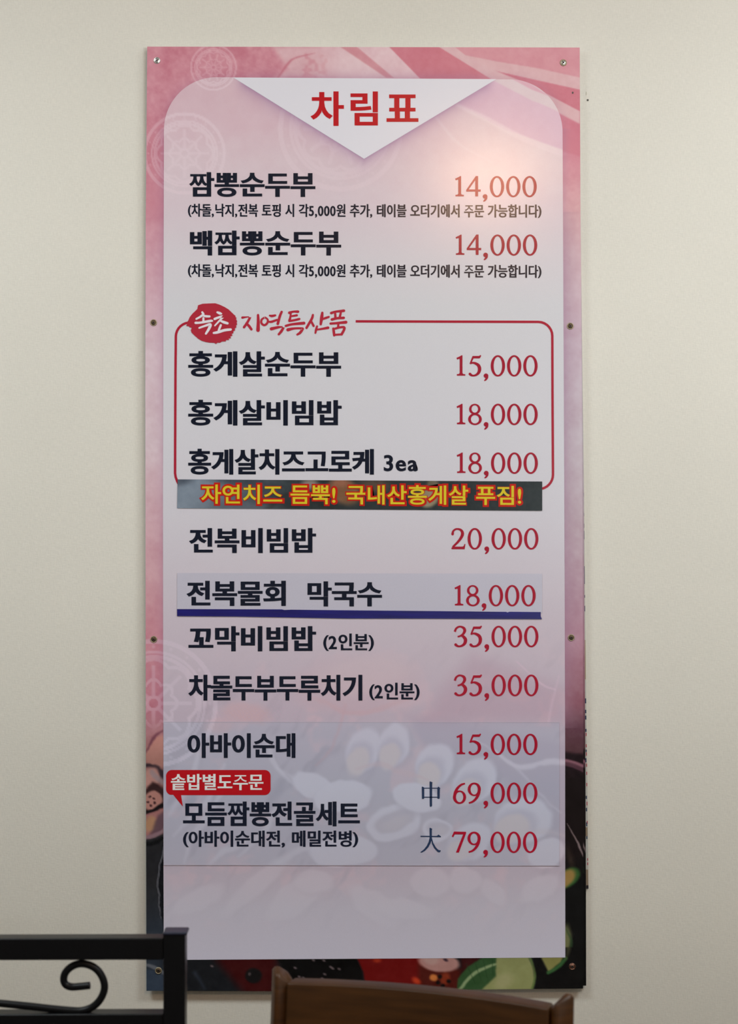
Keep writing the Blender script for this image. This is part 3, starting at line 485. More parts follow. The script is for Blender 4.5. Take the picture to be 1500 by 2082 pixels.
    c = mix(c, (156, 104, 120), cr(m_line(x, y, [(1140, 1546), (1165, 1551), (1190, 1560)], (8, 8, 7), 2)))
    c = mix(c, (104, 66, 80), cr(m_line(x, y, [(1140, 1552), (1165, 1557), (1194, 1570)], (9, 9, 8), 2)*.9))
    c = mix(c, (140, 120, 122), cr(m_line(x, y, [(1152, 1675), (1166, 1698), (1178, 1722), (1186, 1742)], (1, 2.5, 4, 2), 1.2)))
    c = mix(c, (12, 13, 14), cr(sst(1730, 1790, y)*.9))
    c = mix(c, (56, 44, 38), cr(m_ell(x, y, 1160, 1748, 6, 24, -14, 6)*.8))
    c = mix(c, (52, 92, 46), cr(m_ell(x, y, 1156, 1785, 26, 17, -38, 3))); c = mix(c, (160, 128, 70), cr(m_ell(x, y, 1150, 1787, 23, 14, -44, 4)))
    c = mix(c, (110, 112, 74), cr(m_ell(x, y, 1146, 1915, 14, 34, 8, 5))); c = mix(c, (44, 70, 42), cr(m_line(x, y, [(1152, 1890), (1161, 1915), (1156, 1945), (1140, 1968)], (2, 5, 7, 7), 3)*.8))
    # ---- bottom strip
    B = y > 1925
    def cb(m): return m*B
    c = mix(c, (26, 28, 33), cb(sst(320, 345, x)*sst(1130, 1100, x))); c = mix(c, (54, 66, 84), cb(m_poly(x, y, [(290, 1972), (315, 1972), (345, 1990), (345, 2020), (290, 2020)], 3)))
    c = mix(c, (104, 108, 118), cb(m_line(x, y, [(294, 1962), (312, 1966), (336, 1980)], (5, 8, 7), 2)))
    c = mix(c, (44, 50, 62), cb(m_line(x, y, [(396, 1978), (416, 2010)], (8, 4), 6)))
    c = mix(c, (66, 14, 16), cb(m_poly(x, y, [(430, 1940), (566, 1940), (556, 2025), (500, 2025)], 14))); c = mix(c, (22, 20, 22), cb(m_ell(x, y, 515, 1984, 17, 15, 0, 3)))
    c = mix(c, (80, 70, 72), cb(m_ell(x, y, 507, 1981, 3, 3, 0, 1.5)))
    c = mix(c, (12, 12, 13), cb(m_poly(x, y, [(560, 1940), (716, 1940), (735, 1965), (740, 2025), (600, 2025)], 4)))
    for px_, py_ in [(431, 1964), (600, 1968), (608, 1986), (617, 1988), (637, 1953), (660, 1981), (676, 1969), (689, 1970), (655, 1990), (672, 1966), (658, 1953)]:
        c = mix(c, (140, 120, 124), cb(m_ell(x, y, px_, py_, 3.2, 2, 20, 1.6)*.8))
    c = mix(c, (116, 16, 16), cb(m_poly(x, y, [(722, 1940), (880, 1940), (900, 2025), (745, 2025), (738, 1975)], 3)))
    c = mix(c, (190, 56, 30), cb(m_ell(x, y, 767, 1953, 8, 4, 0, 3)*.8)); c = mix(c, (84, 24, 18), cb(m_poly(x, y, [(850, 1960), (940, 1970), (930, 2025), (850, 2025)], 8)))
    c = mix(c, (206, 62, 32), cb(m_ell(x, y, 846, 1994, 9, 6, 30, 4))); c = mix(c, (222, 128, 64), cb(m_ell(x, y, 881, 1988, 8, 7, 20, 3))); c = mix(c, (140, 50, 28), cb(m_ell(x, y, 905, 1990, 10, 12, 0, 4)))
    for px_, py_ in [(890, 1998), (900, 2004), (912, 1995), (894, 1986)]: c = mix(c, (24, 14, 14), cb(m_ell(x, y, px_, py_, 4.5, 4, 0, 2)))
    c = mix(c, (196, 144, 138), cb(m_ell(x, y, 892, 1956, 42, 20, 8, 3))); c = mix(c, (206, 164, 158), cb(m_ell(x, y, 876, 1950, 16, 11, 10, 4))); c = mix(c, (66, 44, 58), cb(m_ell(x, y, 906, 1951, 5, 3, 20, 2)))
    c = mix(c, (64, 20, 22), cb(m_poly(x, y, [(935, 1940), (985, 1940), (940, 1985)], 5)))
    c = mix(c, (54, 88, 50), cb(m_poly(x, y, [(930, 1990), (950, 1966), (985, 1944), (1010, 1940), (1010, 1985), (985, 2015), (928, 2018)], 2.5)))
    c = mix(c, (150, 172, 124), cb(m_line(x, y, [(934, 2012), (958, 1984), (990, 1966), (1010, 1960)], (6, 7, 6, 4), 2)))
    for k_ in range(4): c = mix(c, (36, 64, 36), cb(m_line(x, y, [(948+k_*17, 1960-k_*4), (966+k_*12, 2000-k_*6)], (1.5, 1.5), 1.5)*.5))
    c = mix(c, (156, 160, 104), cb(m_poly(x, y, [(1008, 1940), (1072, 1940), (1083, 1965), (1086, 1990), (1080, 2020), (972, 2020), (1008, 1985)], 3)))
    c = mix(c, (184, 180, 132), cb(m_ell(x, y, 1024, 1995, 20, 14, -30, 8)*.7)); c = mix(c, (112, 140, 72), cb(m_line(x, y, [(1074, 1940), (1085, 1965), (1087, 1990), (1080, 2016)], (4, 5, 5, 5), 2)*.8))
    c = mix(c, (14, 14, 15), cb(m_poly(x, y, [(1078, 1925), (1200, 1925), (1200, 2025), (1086, 2025), (1090, 1985)], 3)*(1-m_poly(x, y, [(1096, 1940), (1146, 1940), (1140, 1956), (1115, 1976)], 2))))
    c = mix(c, (150, 146, 84), cb(m_poly(x, y, [(1096, 1940), (1146, 1940), (1140, 1956), (1115, 1976)], 3))); c = mix(c, (58, 104, 56), cb(m_line(x, y, [(1114, 1978), (1136, 1964), (1150, 1948)], (6, 7, 7), 2)))
    c = mix(c, (100, 100, 66), cb(m_line(x, y, [(1150, 1905), (1156, 1930), (1150, 1948)], (8, 9, 6), 4)*.5))
    return np.clip(c*(1-.22*sst(1470, 1560, y)-.10*sst(1920, 1950, y))[..., None]+(fbm(x, y, 14, 3)*(y > 1480)*9)[..., None], 3, 255)
def paint_panel(x, y):
    ky = [150, 250, 330, 430, 520, 620, 900, 1050, 1200, 1330, 1450, 1600, 1760, 1850, 1950]
    lf = np.array([(208, 176, 186), (212, 182, 192), (214, 192, 200), (214, 198, 206), (212, 204, 210), (208, 206, 211), (206, 203, 210), (203, 198, 206), (198, 188, 198), (192, 178, 190), (184, 168, 182), (170, 160, 174), (162, 150, 162), (158, 153, 165), (156, 153, 166)])
    c = np.zeros(np.shape(x)+(3,))
    for i in range(3): c[..., i] = np.interp(y, ky, lf[:, i])
    right = sst(820, 1020, x)
    # pink ribbons showing through at the top right
    c = mix(c, (222, 204, 208), sst(420, 330, y)*right*.6)
    c = mix(c, (213, 178, 196), m_poly(x, y, [(1005, 163), (1144, 232), (1146, 306), (1028, 264), (930, 212)], 2)*.9)
    c = mix(c, (216, 196, 202), m_poly(x, y, [(985, 157), (1040, 157), (1144, 200), (1144, 228), (1080, 204), (1005, 165)], 2)*.9)
    c = mix(c, (212, 160, 178), m_poly(x, y, [(1040, 160), (1075, 168), (1118, 196), (1080, 182)], 2)*.8)
    c = mix(c, (226, 206, 212), m_line(x, y, [(930, 214), (985, 240), (1060, 280), (1144, 312)], (8, 10, 12, 14), 3)*.6)
    c = mix(c, (222, 206, 212), m_line(x, y, [(880, 230), (930, 290), (1000, 330)], (3, 5, 2), 4)*.5)
    n = fbm(x, y, 24, 1); c += (n*7*sst(560, 300, y))[..., None]*np.array([.6, 1.2, 1.0])
    for cx, cy, r, nn, k in [(434, 137, 47, 10, .5), (375, 312, 83, 8, .5), (692, 262, 126, 10, .34)]:
        c = mix(c, (226, 206, 214), rosette(x, y, cx, cy, r, nn)*k)
    c = mix(c, (206, 190, 204), rosette(x, y, 312, 1430, 130, 8, .045)*.55)
    # violet shadow printed under the folded white triangle
    d = np.minimum((y-158)*0+1e3, np.where(x < 740, ((x-475)*-.528+(y-158)*.849), ((x-1008)*.517+(y-161)*.856)))
    sh = np.exp(-np.clip(d, 0, 200)/11)*sst(150, 175, y)*sst(465, 500, x)*sst(1016, 985, x)*(d > -6)
    c = mix(c, (150, 112, 152), np.clip(sh, 0, 1)*.62)
    # faint photograph of the stew behind the white
    f = seafood(x, y); k = np.interp(y, [1270, 1380, 1470, 1600, 1760, 1840, 1905], [0, .13, .21, .24, .17, .08, 0])
    k = k*np.interp(x, [332, 420, 1148], [.9, 1, 1])
    c = c+(f-np.array([160, 142, 148]))*k[..., None]
    c = mix(c, (172, 142, 160), m_poly(x, y, [(960, 1330), (1150, 1400), (1150, 1468), (860, 1468), (900, 1400)], 26)*.40)
    c = mix(c, (206, 182, 198), m_line(x, y, [(1050, 1345), (1100, 1390), (1128, 1402)], (2, 4, 3), 2)*.6)
    c = mix(c, (206, 182, 198), m_line(x, y, [(1136, 1375), (1122, 1430), (1115, 1468)], (3, 4, 3), 3)*.4)
    return np.clip(c, 4, 240)
def paint_sticker(x, y):
    c = paint_panel(x, y)
    return np.clip(c*np.array([.955, .985, 1.0])+np.array([0, 3, 3.]), 0, 240)
def paint_banner(x, y):
    c = np.zeros(np.shape(x)+(3,))+np.array([46, 52, 54.])
    g = sst(560, 380, x+(y-1000)*.6); c = mix(c, (150, 164, 180), g); c = mix(c, (96, 104, 116), sst(640, 480, x+(y-1000))*.5)
    c = mix(c, (60, 66, 78), m_ell(x, y, 368, 976, 24, 10, -10, 8)*.7)
    c = mix(c, (50, 56, 66), m_ell(x, y, 480, 975, 60, 14, 10, 10)*.7); c = mix(c, (92, 98, 108), m_ell(x, y, 500, 1032, 60, 12, 5, 8)*.8)
    c = mix(c, (166, 150, 140), m_ell(x, y, 630, 985, 16, 10, 0, 6)*.7)
    c = mix(c, (130, 92, 66), m_ell(x, y, 700, 1000, 34, 24, 20, 8)*.9); c = mix(c, (150, 96, 76), m_ell(x, y, 692, 982, 18, 8, 0, 5)*.7)
    c = mix(c, (110, 80, 64), m_ell(x, y, 760, 988, 30, 12, 0, 8)*.6); c = mix(c, (150, 136, 110), m_ell(x, y, 872, 1012, 22, 18, -40, 4)*.9)
    c = mix(c, (126, 112, 90), m_ell(x, y, 880, 985, 12, 10, 0, 4)*.7); c = mix(c, (40, 36, 34), m_line(x, y, [(540, 1040), (590, 1005), (700, 1045)], (12, 6, 10), 5)*.4)
    c += (fbm(x, y, 10, 2)*14)[..., None]
    return np.clip(c, 10, 240)
def vcol(me, xs, ys, fn):
    rgb = print_col(fn(xs, ys), ys)
    a = me.color_attributes.new('print', 'FLOAT_COLOR', 'POINT')
    a.data.foreach_set('color', np.concatenate([rgb, np.ones(rgb.shape[:-1]+(1,))], -1).ravel().astype(np.float32))
def grid_print(name, X, Y_px, depth, fn, mat, parent, keep=None, sx=0, sy=0):
    """print laid on a lattice of photograph pixels (2D arrays), coloured by fn"""
    h, w_ = X.shape; P = at(X, Y_px, depth).reshape(-1, 3)
    idx = np.arange(h*w_).reshape(h, w_)
    q = np.stack([idx[:-1, :-1], idx[1:, :-1], idx[1:, 1:], idx[:-1, 1:]], -1).reshape(-1, 4)
    xs, ys = X.ravel(), Y_px.ravel()
    if keep is not None:
        q = q[keep(X[:-1, :-1], Y_px[:-1, :-1]).ravel()]
        u = np.unique(q); remap = np.full(h*w_, -1); remap[u] = np.arange(len(u)); q = remap[q]; P = P[u]; xs, ys = xs[u], ys[u]
    me = bpy.data.meshes.new(name)
    me.vertices.add(len(P)); me.vertices.foreach_set('co', P.ravel().astype(np.float32))
    me.loops.add(len(q)*4); me.loops.foreach_set('vertex_index', q.ravel().astype(np.int32))
    me.polygons.add(len(q)); me.polygons.foreach_set('loop_start', (np.arange(len(q))*4).astype(np.int32)); me.polygons.foreach_set('loop_total', np.full(len(q), 4, np.int32))
    me.update(calc_edges=True)
    vcol(me, xs-sx, ys-sy, fn)
    return link(name, me, parent, mat)
# ------------------------------------------------------------------ room shell
def box(bm, x0, x1, y0, y1, z0, z1):
    v = [bm.verts.new(p) for p in ((x0, y0, z0), (x1, y0, z0), (x1, y1, z0), (x0, y1, z0), (x0, y0, z1), (x1, y0, z1), (x1, y1, z1), (x0, y1, z1))]
    for f in ((0, 3, 2, 1), (4, 5, 6, 7), (0, 1, 5, 4), (1, 2, 6, 5), (2, 3, 7, 6), (3, 0, 4, 7)): bm.faces.new([v[i] for i in f])
def bm_obj(name, bm, mat, parent=None, bevel=0.0, smooth=False):
    me = bpy.data.meshes.new(name); bm.to_mesh(me); bm.free()
    o = link(name, me, parent, mat)
    if bevel:
        m = o.modifiers.new('bevel', 'BEVEL'); m.width = bevel; m.segments = 3; m.limit_method = 'ANGLE'
    if smooth: me.shade_smooth()
    return o
def slab(name, b, mat):
    bm = bmesh.new(); box(bm, *b); return tag(bm_obj(name, bm, mat), kind='structure')
# woven vinyl wallpaper: cream, with a tight linen weave and a faint blotchy tone
wp = principled('cream_linen_wallpaper', (0.755, 0.72, 0.645), 0.62, spec=0.25); m_wall, N, L, b = wp
tc = N.new('ShaderNodeTexCoord')
def noise(scale, stretch, detail=3):
    mp = N.new('ShaderNodeMapping'); mp.inputs['Scale'].default_value = stretch; nz = N.new('ShaderNodeTexNoise')
    nz.inputs['Scale'].default_value = scale; nz.inputs['Detail'].default_value = detail
    L.new(tc.outputs['Object'], mp.inputs[0]); L.new(mp.outputs[0], nz.inputs[0]); return nz
nh, nv, nb = noise(420, (.25, 1, 1.6)), noise(420, (1.6, 1, .25)), noise(3.0, (1, 1, 1), 5)
ad = N.new('ShaderNodeMath'); ad.operation = 'ADD'; L.new(nh.outputs[0], ad.inputs[0]); L.new(nv.outputs[0], ad.inputs[1])
bp = N.new('ShaderNodeBump'); bp.inputs['Strength'].default_value = 0.30; bp.inputs['Distance'].default_value = 0.0008
L.new(ad.outputs[0], bp.inputs['Height']); L.new(bp.outputs[0], b.inputs['Normal'])
mr = N.new('ShaderNodeMapRange'); mr.inputs[1].default_value = .7; mr.inputs[2].default_value = 1.3; mr.inputs[3].default_value = .955; mr.inputs[4].default_value = 1.045
L.new(ad.outputs[0], mr.inputs[0])
mr2 = N.new('ShaderNodeMapRange'); mr2.inputs[1].default_value = .3; mr2.inputs[2].default_value = .7; mr2.inputs[3].default_value = .975; mr2.inputs[4].default_value = 1.02
L.new(nb.outputs[0], mr2.inputs[0])
mu = N.new('ShaderNodeMath'); mu.operation = 'MULTIPLY'; L.new(mr.outputs[0], mu.inputs[0]); L.new(mr2.outputs[0], mu.inputs[1])
mx = N.new('ShaderNodeMix'); mx.data_type = 'RGBA'; mx.blend_type = 'MULTIPLY'; mx.inputs[0].default_value = 1
mx.inputs[6].default_value = (0.755, 0.72, 0.645, 1); L.new(mu.outputs[0], mx.inputs[7]); L.new(mx.outputs[2], b.inputs['Base Color'])
m_floor = fine(principled('brown_floor', (0.09, 0.065, 0.045), 0.45), 14, .2, .1, (8, 1, 1))
m_ceil = fine(principled('white_ceiling', (0.72, 0.71, 0.68), 0.8), 60, .03, .1)
m_side = fine(principled('taupe_wallpaper', (0.30, 0.27, 0.23), 0.7), 40, .05)
HX, BACK, CH = 3.2, -5.0, 2.85
wall_back = slab('wall_back', (-HX, HX, 0, .12, 0, CH), m_wall)
slab('wall_left', (-HX-.12, -HX, BACK, .12, 0, CH), m_side); slab('wall_right', (HX, HX+.12, BACK, .12, 0, CH), m_side)
slab('wall_front', (-HX-.12, HX+.12, BACK-.12, BACK, 0, CH), m_side)
slab('floor', (-HX-.12, HX+.12, BACK-.12, .12, -.1, 0), m_floor); slab('ceiling', (-HX-.12, HX+.12, BACK-.12, .12, CH, CH+.1), m_ceil)
slab('added_shade_wall', (-HX, HX, -3.36, -3.26, 0, 1.47), m_side)  # unseen half-height wall added behind the camera to darken the lower back wall
m_base = principled('baseboard_brown', (0.10, 0.06, 0.04), 0.4)[0]
slab('baseboard_back', (-HX, HX, -.012, 0, 0, .09), m_base)
# small nail hole beside the board
m_hole = fine(principled('dark_hole', (0.10, 0.09, 0.08), 0.8), 300, .2)
flat('nail_hole', [[ell(1194.5, 203.5, 2.2, 2.2, 10)]], -0.0004, m_hole, wall_back)
flat('nail_hole', [[ell(1191.5, 190, .8, 4.2, 10)]], -0.0004, principled('scratch', (.5, .47, .38), .8)[0], wall_back)

# ------------------------------------------------------------------ the boards
m_print = fine(principled('printed_laminate', (1, 1, 1), 0.19, spec=.34), 900, .018)
def with_attr(m):
    N, L = m.node_tree.nodes, m.node_tree.links; a = N.new('ShaderNodeVertexColor'); a.layer_name = 'print'
    mixn = [n for n in N if n.type == 'MIX'][0]; L.new(a.outputs[0], mixn.inputs[6]); return m
with_attr(m_print)
m_core = fine(principled('foam_board_core', (0.62, 0.60, 0.60), 0.6), 400, .05)
m_core_dark = fine(principled('old_foam_board_core', (0.52, 0.51, 0.47), 0.6), 400, .05)
def outline_slab(name, pts, y_back, y_front, mat, parent=None):
    """board with real thickness from a closed outline in photograph pixels (outline taken on its front face)"""
    Fp = [A(p[0], p[1], y_front) for p in pts]; n = len(Fp)
    V = [tuple(p) for p in Fp]+[(p.x, y_back, p.z) for p in Fp]
    fs = [list(range(n))[::-1], list(range(n, 2*n))]+[[i, (i+1) % n, n+(i+1) % n, n+i] for i in range(n)]
    me = mesh(name, V, fs); bm = bmesh.new(); bm.from_mesh(me); bmesh.ops.recalc_face_normals(bm, faces=bm.faces); bm.to_mesh(me); bm.free()
    return link(name, me, parent, mat)
def empty(name, loc):
    o = bpy.data.objects.new(name, None); COL.objects.link(o); o.location = loc; o.empty_display_size = .05; return o

# hindmost board, seen only as a sliver on the right
q3 = [(556, 1800), (570, 553), (1181.5, 560), (1186.8, 960), (1189.6, 1250), (1192.6, 1500), (1196, 1790), (1196.3, 1807)]
old3 = tag(empty('menu_board', A(1160, 1807, -.004)), 'oldest pale menu board, hindmost, only a sliver with cut-off letters shows at the right edge', 'menu board')
outline_slab('panel', q3, -.0002, -.004, m_core_dark, old3)
def edge3(y): return float(np.interp(y, [960, 1250, 1500, 1807], [1186.8, 1189.6, 1192.6, 1196.3]))
def marks(spans, rgb, w0, w1):
    return [[np.array([(edge3(a)-w0, a), (edge3(a)-w1, a), (edge3(b_)-w1, b_), (edge3(b_)-w0, b_)])] for a, b_ in spans]
NAVY, RED = (44, 58, 82), (150, 40, 62)
for nm, sp, col_, w0, w1 in [
    ('cut_letter', [(1001.8, 1009.7), (1042.9, 1049.3), (1064.5, 1073), (1079, 1096.6), (1151, 1187.4), (1209.7, 1215.3), (1231.6, 1243), (1420, 1430), (1443, 1450), (1455, 1463), (1482, 1488), (1524, 1529)], NAVY, 2.6, .3),
    ('cut_letter', [(1541.6, 1550), (1618, 1624.5), (1642.5, 1649.7), (1672, 1680), (1700, 1706)], NAVY, 3.4, 1.2),
    ('cut_numeral', [(1490, 1496.5), (1513, 1519.5), (1529.6, 1536.5), (1552.4, 1559), (1569, 1575.5), (1592, 1598.5), (1630, 1637.5), (1669, 1675), (1744.8, 1749.9), (1753.4, 1759)], RED, 1.9, .3),
    ('cut_picture', [(1301, 1381)], (150, 136, 116), 4.5, .3), ('cut_picture', [(1682, 1700), (1768, 1800)], (134, 118, 100), 5, .5), ('cut_picture', [(1800, 1807)], (44, 40, 44), 5, .2)]:
    for m_ in marks(sp, col_, w0, w1): flat(nm, [m_], -.0043, ink(col_, 1400), old3)

# middle board: the previous printing of the same artwork, shifted a little to the right
q2 = [(303, 2004), (301, 1100), (305, 104), (1176, 104), (1180.2, 460), (1183.6, 800), (1186.6, 1000), (1188, 1250), (1189.6, 1500), (1191, 1800), (1191.4, 2004)]
old2 = tag(empty('menu_board', A(750, 2004, -.009)), 'middle menu board, its dark and pink right edge peeking out behind the front board', 'menu board')
outline_slab('panel', q2, -.0045, -.009, m_core, old2)
def xr2(y): return np.interp(y, [104, 460, 800, 1000, 1250, 1500, 1800, 2004], [1176, 1180.2, 1183.6, 1186.6, 1188, 1189.6, 1191, 1191.4])
yy = np.linspace(104, 2004, 951); uu = np.linspace(0, 1, 7)
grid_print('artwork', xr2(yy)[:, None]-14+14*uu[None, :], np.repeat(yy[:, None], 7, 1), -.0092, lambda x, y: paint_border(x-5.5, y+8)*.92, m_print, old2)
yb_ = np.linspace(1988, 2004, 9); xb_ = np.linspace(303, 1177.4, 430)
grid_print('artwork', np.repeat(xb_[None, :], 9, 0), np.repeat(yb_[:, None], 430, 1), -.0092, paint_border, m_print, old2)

# front board
XL = ([95, 450, 800, 1300, 2015], [299.2, 296.2, 295.4, 296, 297.6]); XR = ([95, 460, 800, 1200, 1500, 2015], [1178.3, 1180, 1182.6, 1184.4, 1185.4, 1184.8])
Y0 = -.0145
board = tag(empty('menu_board', A(741, 2012, Y0)), 'large pink and white Korean menu board, frontmost of the stack, screwed to the wall', 'menu board')
def bxy(u, t):
    yt = 94.7+1.9*u; ybm = np.interp(u, [0, .28, 1], [2014.6, 2015.4, 2010]); y = yt+(ybm-yt)*t
    xl, xr = np.interp(y, *XL), np.interp(y, *XR); return xl+(xr-xl)*u, y
tt = np.linspace(0, 1, 25); uo = np.linspace(0, 1, 9)
ol = [bxy(0, t) for t in tt[::-1]]+[bxy(u, 0) for u in uo[1:-1]]+[bxy(1, t) for t in tt]+[bxy(u, 1) for u in uo[1:-1][::-1]]
outline_slab('panel', ol, -.0095, Y0+.0001, m_core, board)
U, T = np.meshgrid(np.linspace(0, 1, 445), np.linspace(0, 1, 960)); BX, BY = bxy(U, T)
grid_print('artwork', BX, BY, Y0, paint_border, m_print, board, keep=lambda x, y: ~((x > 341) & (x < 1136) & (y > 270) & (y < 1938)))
# white panel with round upper corners
def pxl(y): return np.interp(y, [157, 350, 1000, 1700, 1952], [333.4, 333, 331.2, 332, 333])
def pxr(y): return np.interp(y, [157, 350, 800, 1180, 1500, 1952], [1143, 1143.8, 1146, 1147.6, 1148.6, 1149])
RC = 107.0
t_ = np.concatenate([np.linspace(0, 1, 60)**2*RC/1795, np.linspace(RC/1795, 1, 700)[1:]])
U, T = np.meshgrid(np.linspace(0, 1, 330), t_)
ytop = 157+4.4*U; ybot = 1951.8-5.0*U; PYY = ytop+(ybot-ytop)*T
inset = np.where(T*1795 < RC, RC-np.sqrt(np.maximum(RC**2-(RC-T*1795)**2, 0)), 0)
PXX = (pxl(PYY)+inset)+((pxr(PYY)-inset)-(pxl(PYY)+inset))*U
Z1 = Y0-.0004
grid_print('white_panel', PXX, PYY, Z1, paint_panel, m_print, board)
Z2, Z3, Z4, Z5 = Y0-.0008, Y0-.0012, Y0-.0016, Y0-.0020
WH = (219, 216, 224)
flat('title_triangle', [[np.array([(474, 157.6), (1009, 160.8), (740, 323)])]], Z2, ink(WH, 200), board)
BODY = (20, 25, 40)
def hang(s, *a, **k): return text('dish_name', s, *a, **k)
text('title', '차림표', 631, 850.4, 185.8, 256, (184, 18, 30), Z3, board, .030, .016, ls=.12)
NM = [('짬뽕순두부', 384.5, 641, 350, 400.5), ('백짬뽕순두부', 386, 693.5, 468.8, 519.5), ('홍게살순두부', 382.5, 693.5, 713.6, 766), ('홍게살비빔밥', 382.5, 694.5, 812.8, 865.3),
      ('홍게살치즈고로케', 382.5, 760, 912.3, 965), ('전복비빔밥', 384, 642.5, 1073.6, 1124.5), ('꼬막비빔밥', 383, 642.5, 1273, 1324.3), ('차돌두부두루치기', 382.5, 736.5, 1372, 1424.5)]
for s, x0, x1, y0, y1 in NM: text('dish_name', s, x0, x1, y0, y1, BODY, Z2, board, .041, .021)
for s, x0, x1, y0, y1 in [('3ea', 780, 849, 924.8, 958.4)]: text('portion_note', s, x0, x1, y0, y1, BODY, Z2, board, .030, .020)
for x0, x1, y0, y1 in [(657, 760, 1288, 1323.5), (750.5, 853, 1388, 1423.5)]: text('portion_note', '(2인분)', x0, x1, y0, y1, BODY, Z2, board, .032, .018)
for y0, y1 in [(413.8, 442), (536.4, 564.4)]: text('topping_note', '(차돌,낙지,전복 토핑 시 각5,000원 추가, 테이블 오더기에서 주문 가능합니다)', 382, 1100.5, y0, y1, BODY, Z2, board, .032, .016, tilt=.0026)
PR = (158, 26, 48)
for s, R_, top, hh in [('14,000', 1091, 357.9, 43.3), ('14,000', 1092, 476.8, 43.3), ('15,000', 1092.8, 722.2, 43.6), ('18,000', 1093, 820.8, 43.8), ('18,000', 1093.3, 919.9, 43.8), ('20,000', 1094.4, 1073.6, 44), ('35,000', 1094.4, 1272.3, 44), ('35,000', 1094.4, 1371.5, 44.4)]:
    price(s, R_, top, PR, Z2, board, hh)
# red rounded frame, open at the heading and at the banner
def corner(cx, cy, r, a0, a1, n=8): return [(cx+r*math.cos(a), cy+r*math.sin(a)) for a in np.linspace(math.radians(a0), math.radians(a1), n)]
def band(P, wd=5.0):
    P = np.array(P); d = np.gradient(P, axis=0); d /= np.linalg.norm(d, axis=1, keepdims=True); nn = np.stack([-d[:, 1], d[:, 0]], 1)*wd/2
    return [np.concatenate([P+nn, (P-nn)[::-1]])]
P1 = [(723, 653.3), (900, 653.9)]+corner(1094, 683, 28.6, -90, 0)+[(1123, 800), (1123.6, 900)]+corner(1094.6, 965, 29.4, 0, 76)
P2 = [(390, 654.4)]+corner(386, 684.4, 28.6, -96, -180)+[(356.6, 760), (356, 900)]+[(355.8, 962), (357, 970), (360.4, 979), (363, 984)]
for P_ in (P1, P2): flat('red_frame', [band(P_)], Z2, ink((166, 34, 54), 820), board)
# brush heading
def zz(L_, sc=4.2857, ox=370, oy=600): return [(ox+x/sc, oy+y/sc, w_*1.32/sc) for x, y, w_ in L_]
blob = [(140, 88), (180, 75), (240, 72), (290, 71), (330, 84), (370, 103), (405, 124), (430, 148), (455, 172), (467, 182), (464, 190), (474, 196), (471, 212), (480, 226), (476, 240), (480, 256), (470, 266), (474, 280), (460, 292), (462, 306), (446, 318), (448, 330), (432, 340), (440, 352), (420, 362), (428, 374), (404, 380), (412, 390), (384, 392), (380, 404), (350, 404), (330, 416), (310, 414), (296, 426), (280, 416), (240, 414), (205, 408), (170, 398), (140, 380), (108, 352), (82, 326), (76, 304), (84, 290), (76, 280), (68, 284), (60, 272), (34, 268), (44, 256), (40, 240), (54, 222), (68, 190), (92, 160), (120, 134), (134, 120), (136, 104)]
flat('round_stamp', [[np.array([(370+x/4.2857, 600+y/4.2857) for x, y in blob])]], Z3, ink((172, 44, 60), 650), board)
ST = [[(176, 150, 14), (184, 168, 16), (160, 188, 14), (124, 208, 12)], [(182, 176, 12), (205, 184, 15), (240, 186, 14)], [(186, 200, 14), (186, 228, 14)], [(118, 242, 16), (160, 240, 15), (240, 226, 17), (262, 224, 14)],
      [(150, 286, 12), (200, 268, 14), (246, 256, 18), (236, 290, 18), (208, 336, 14)], [(308, 150, 14), (328, 158, 18), (342, 162, 12)], [(284, 208, 16), (320, 194, 15), (366, 180, 16), (346, 202, 14), (318, 232, 12), (286, 266, 10)], [(334, 224, 12), (364, 236, 18), (396, 246, 16)],
      [(338, 262, 14), (326, 290, 15), (318, 308, 12)], [(276, 330, 14), (310, 324, 18), (370, 306, 18), (424, 300, 16)]]
flat('stamp_lettering', [stroke(zz(s)) for s in ST], Z4, ink((222, 216, 222), 650), board)
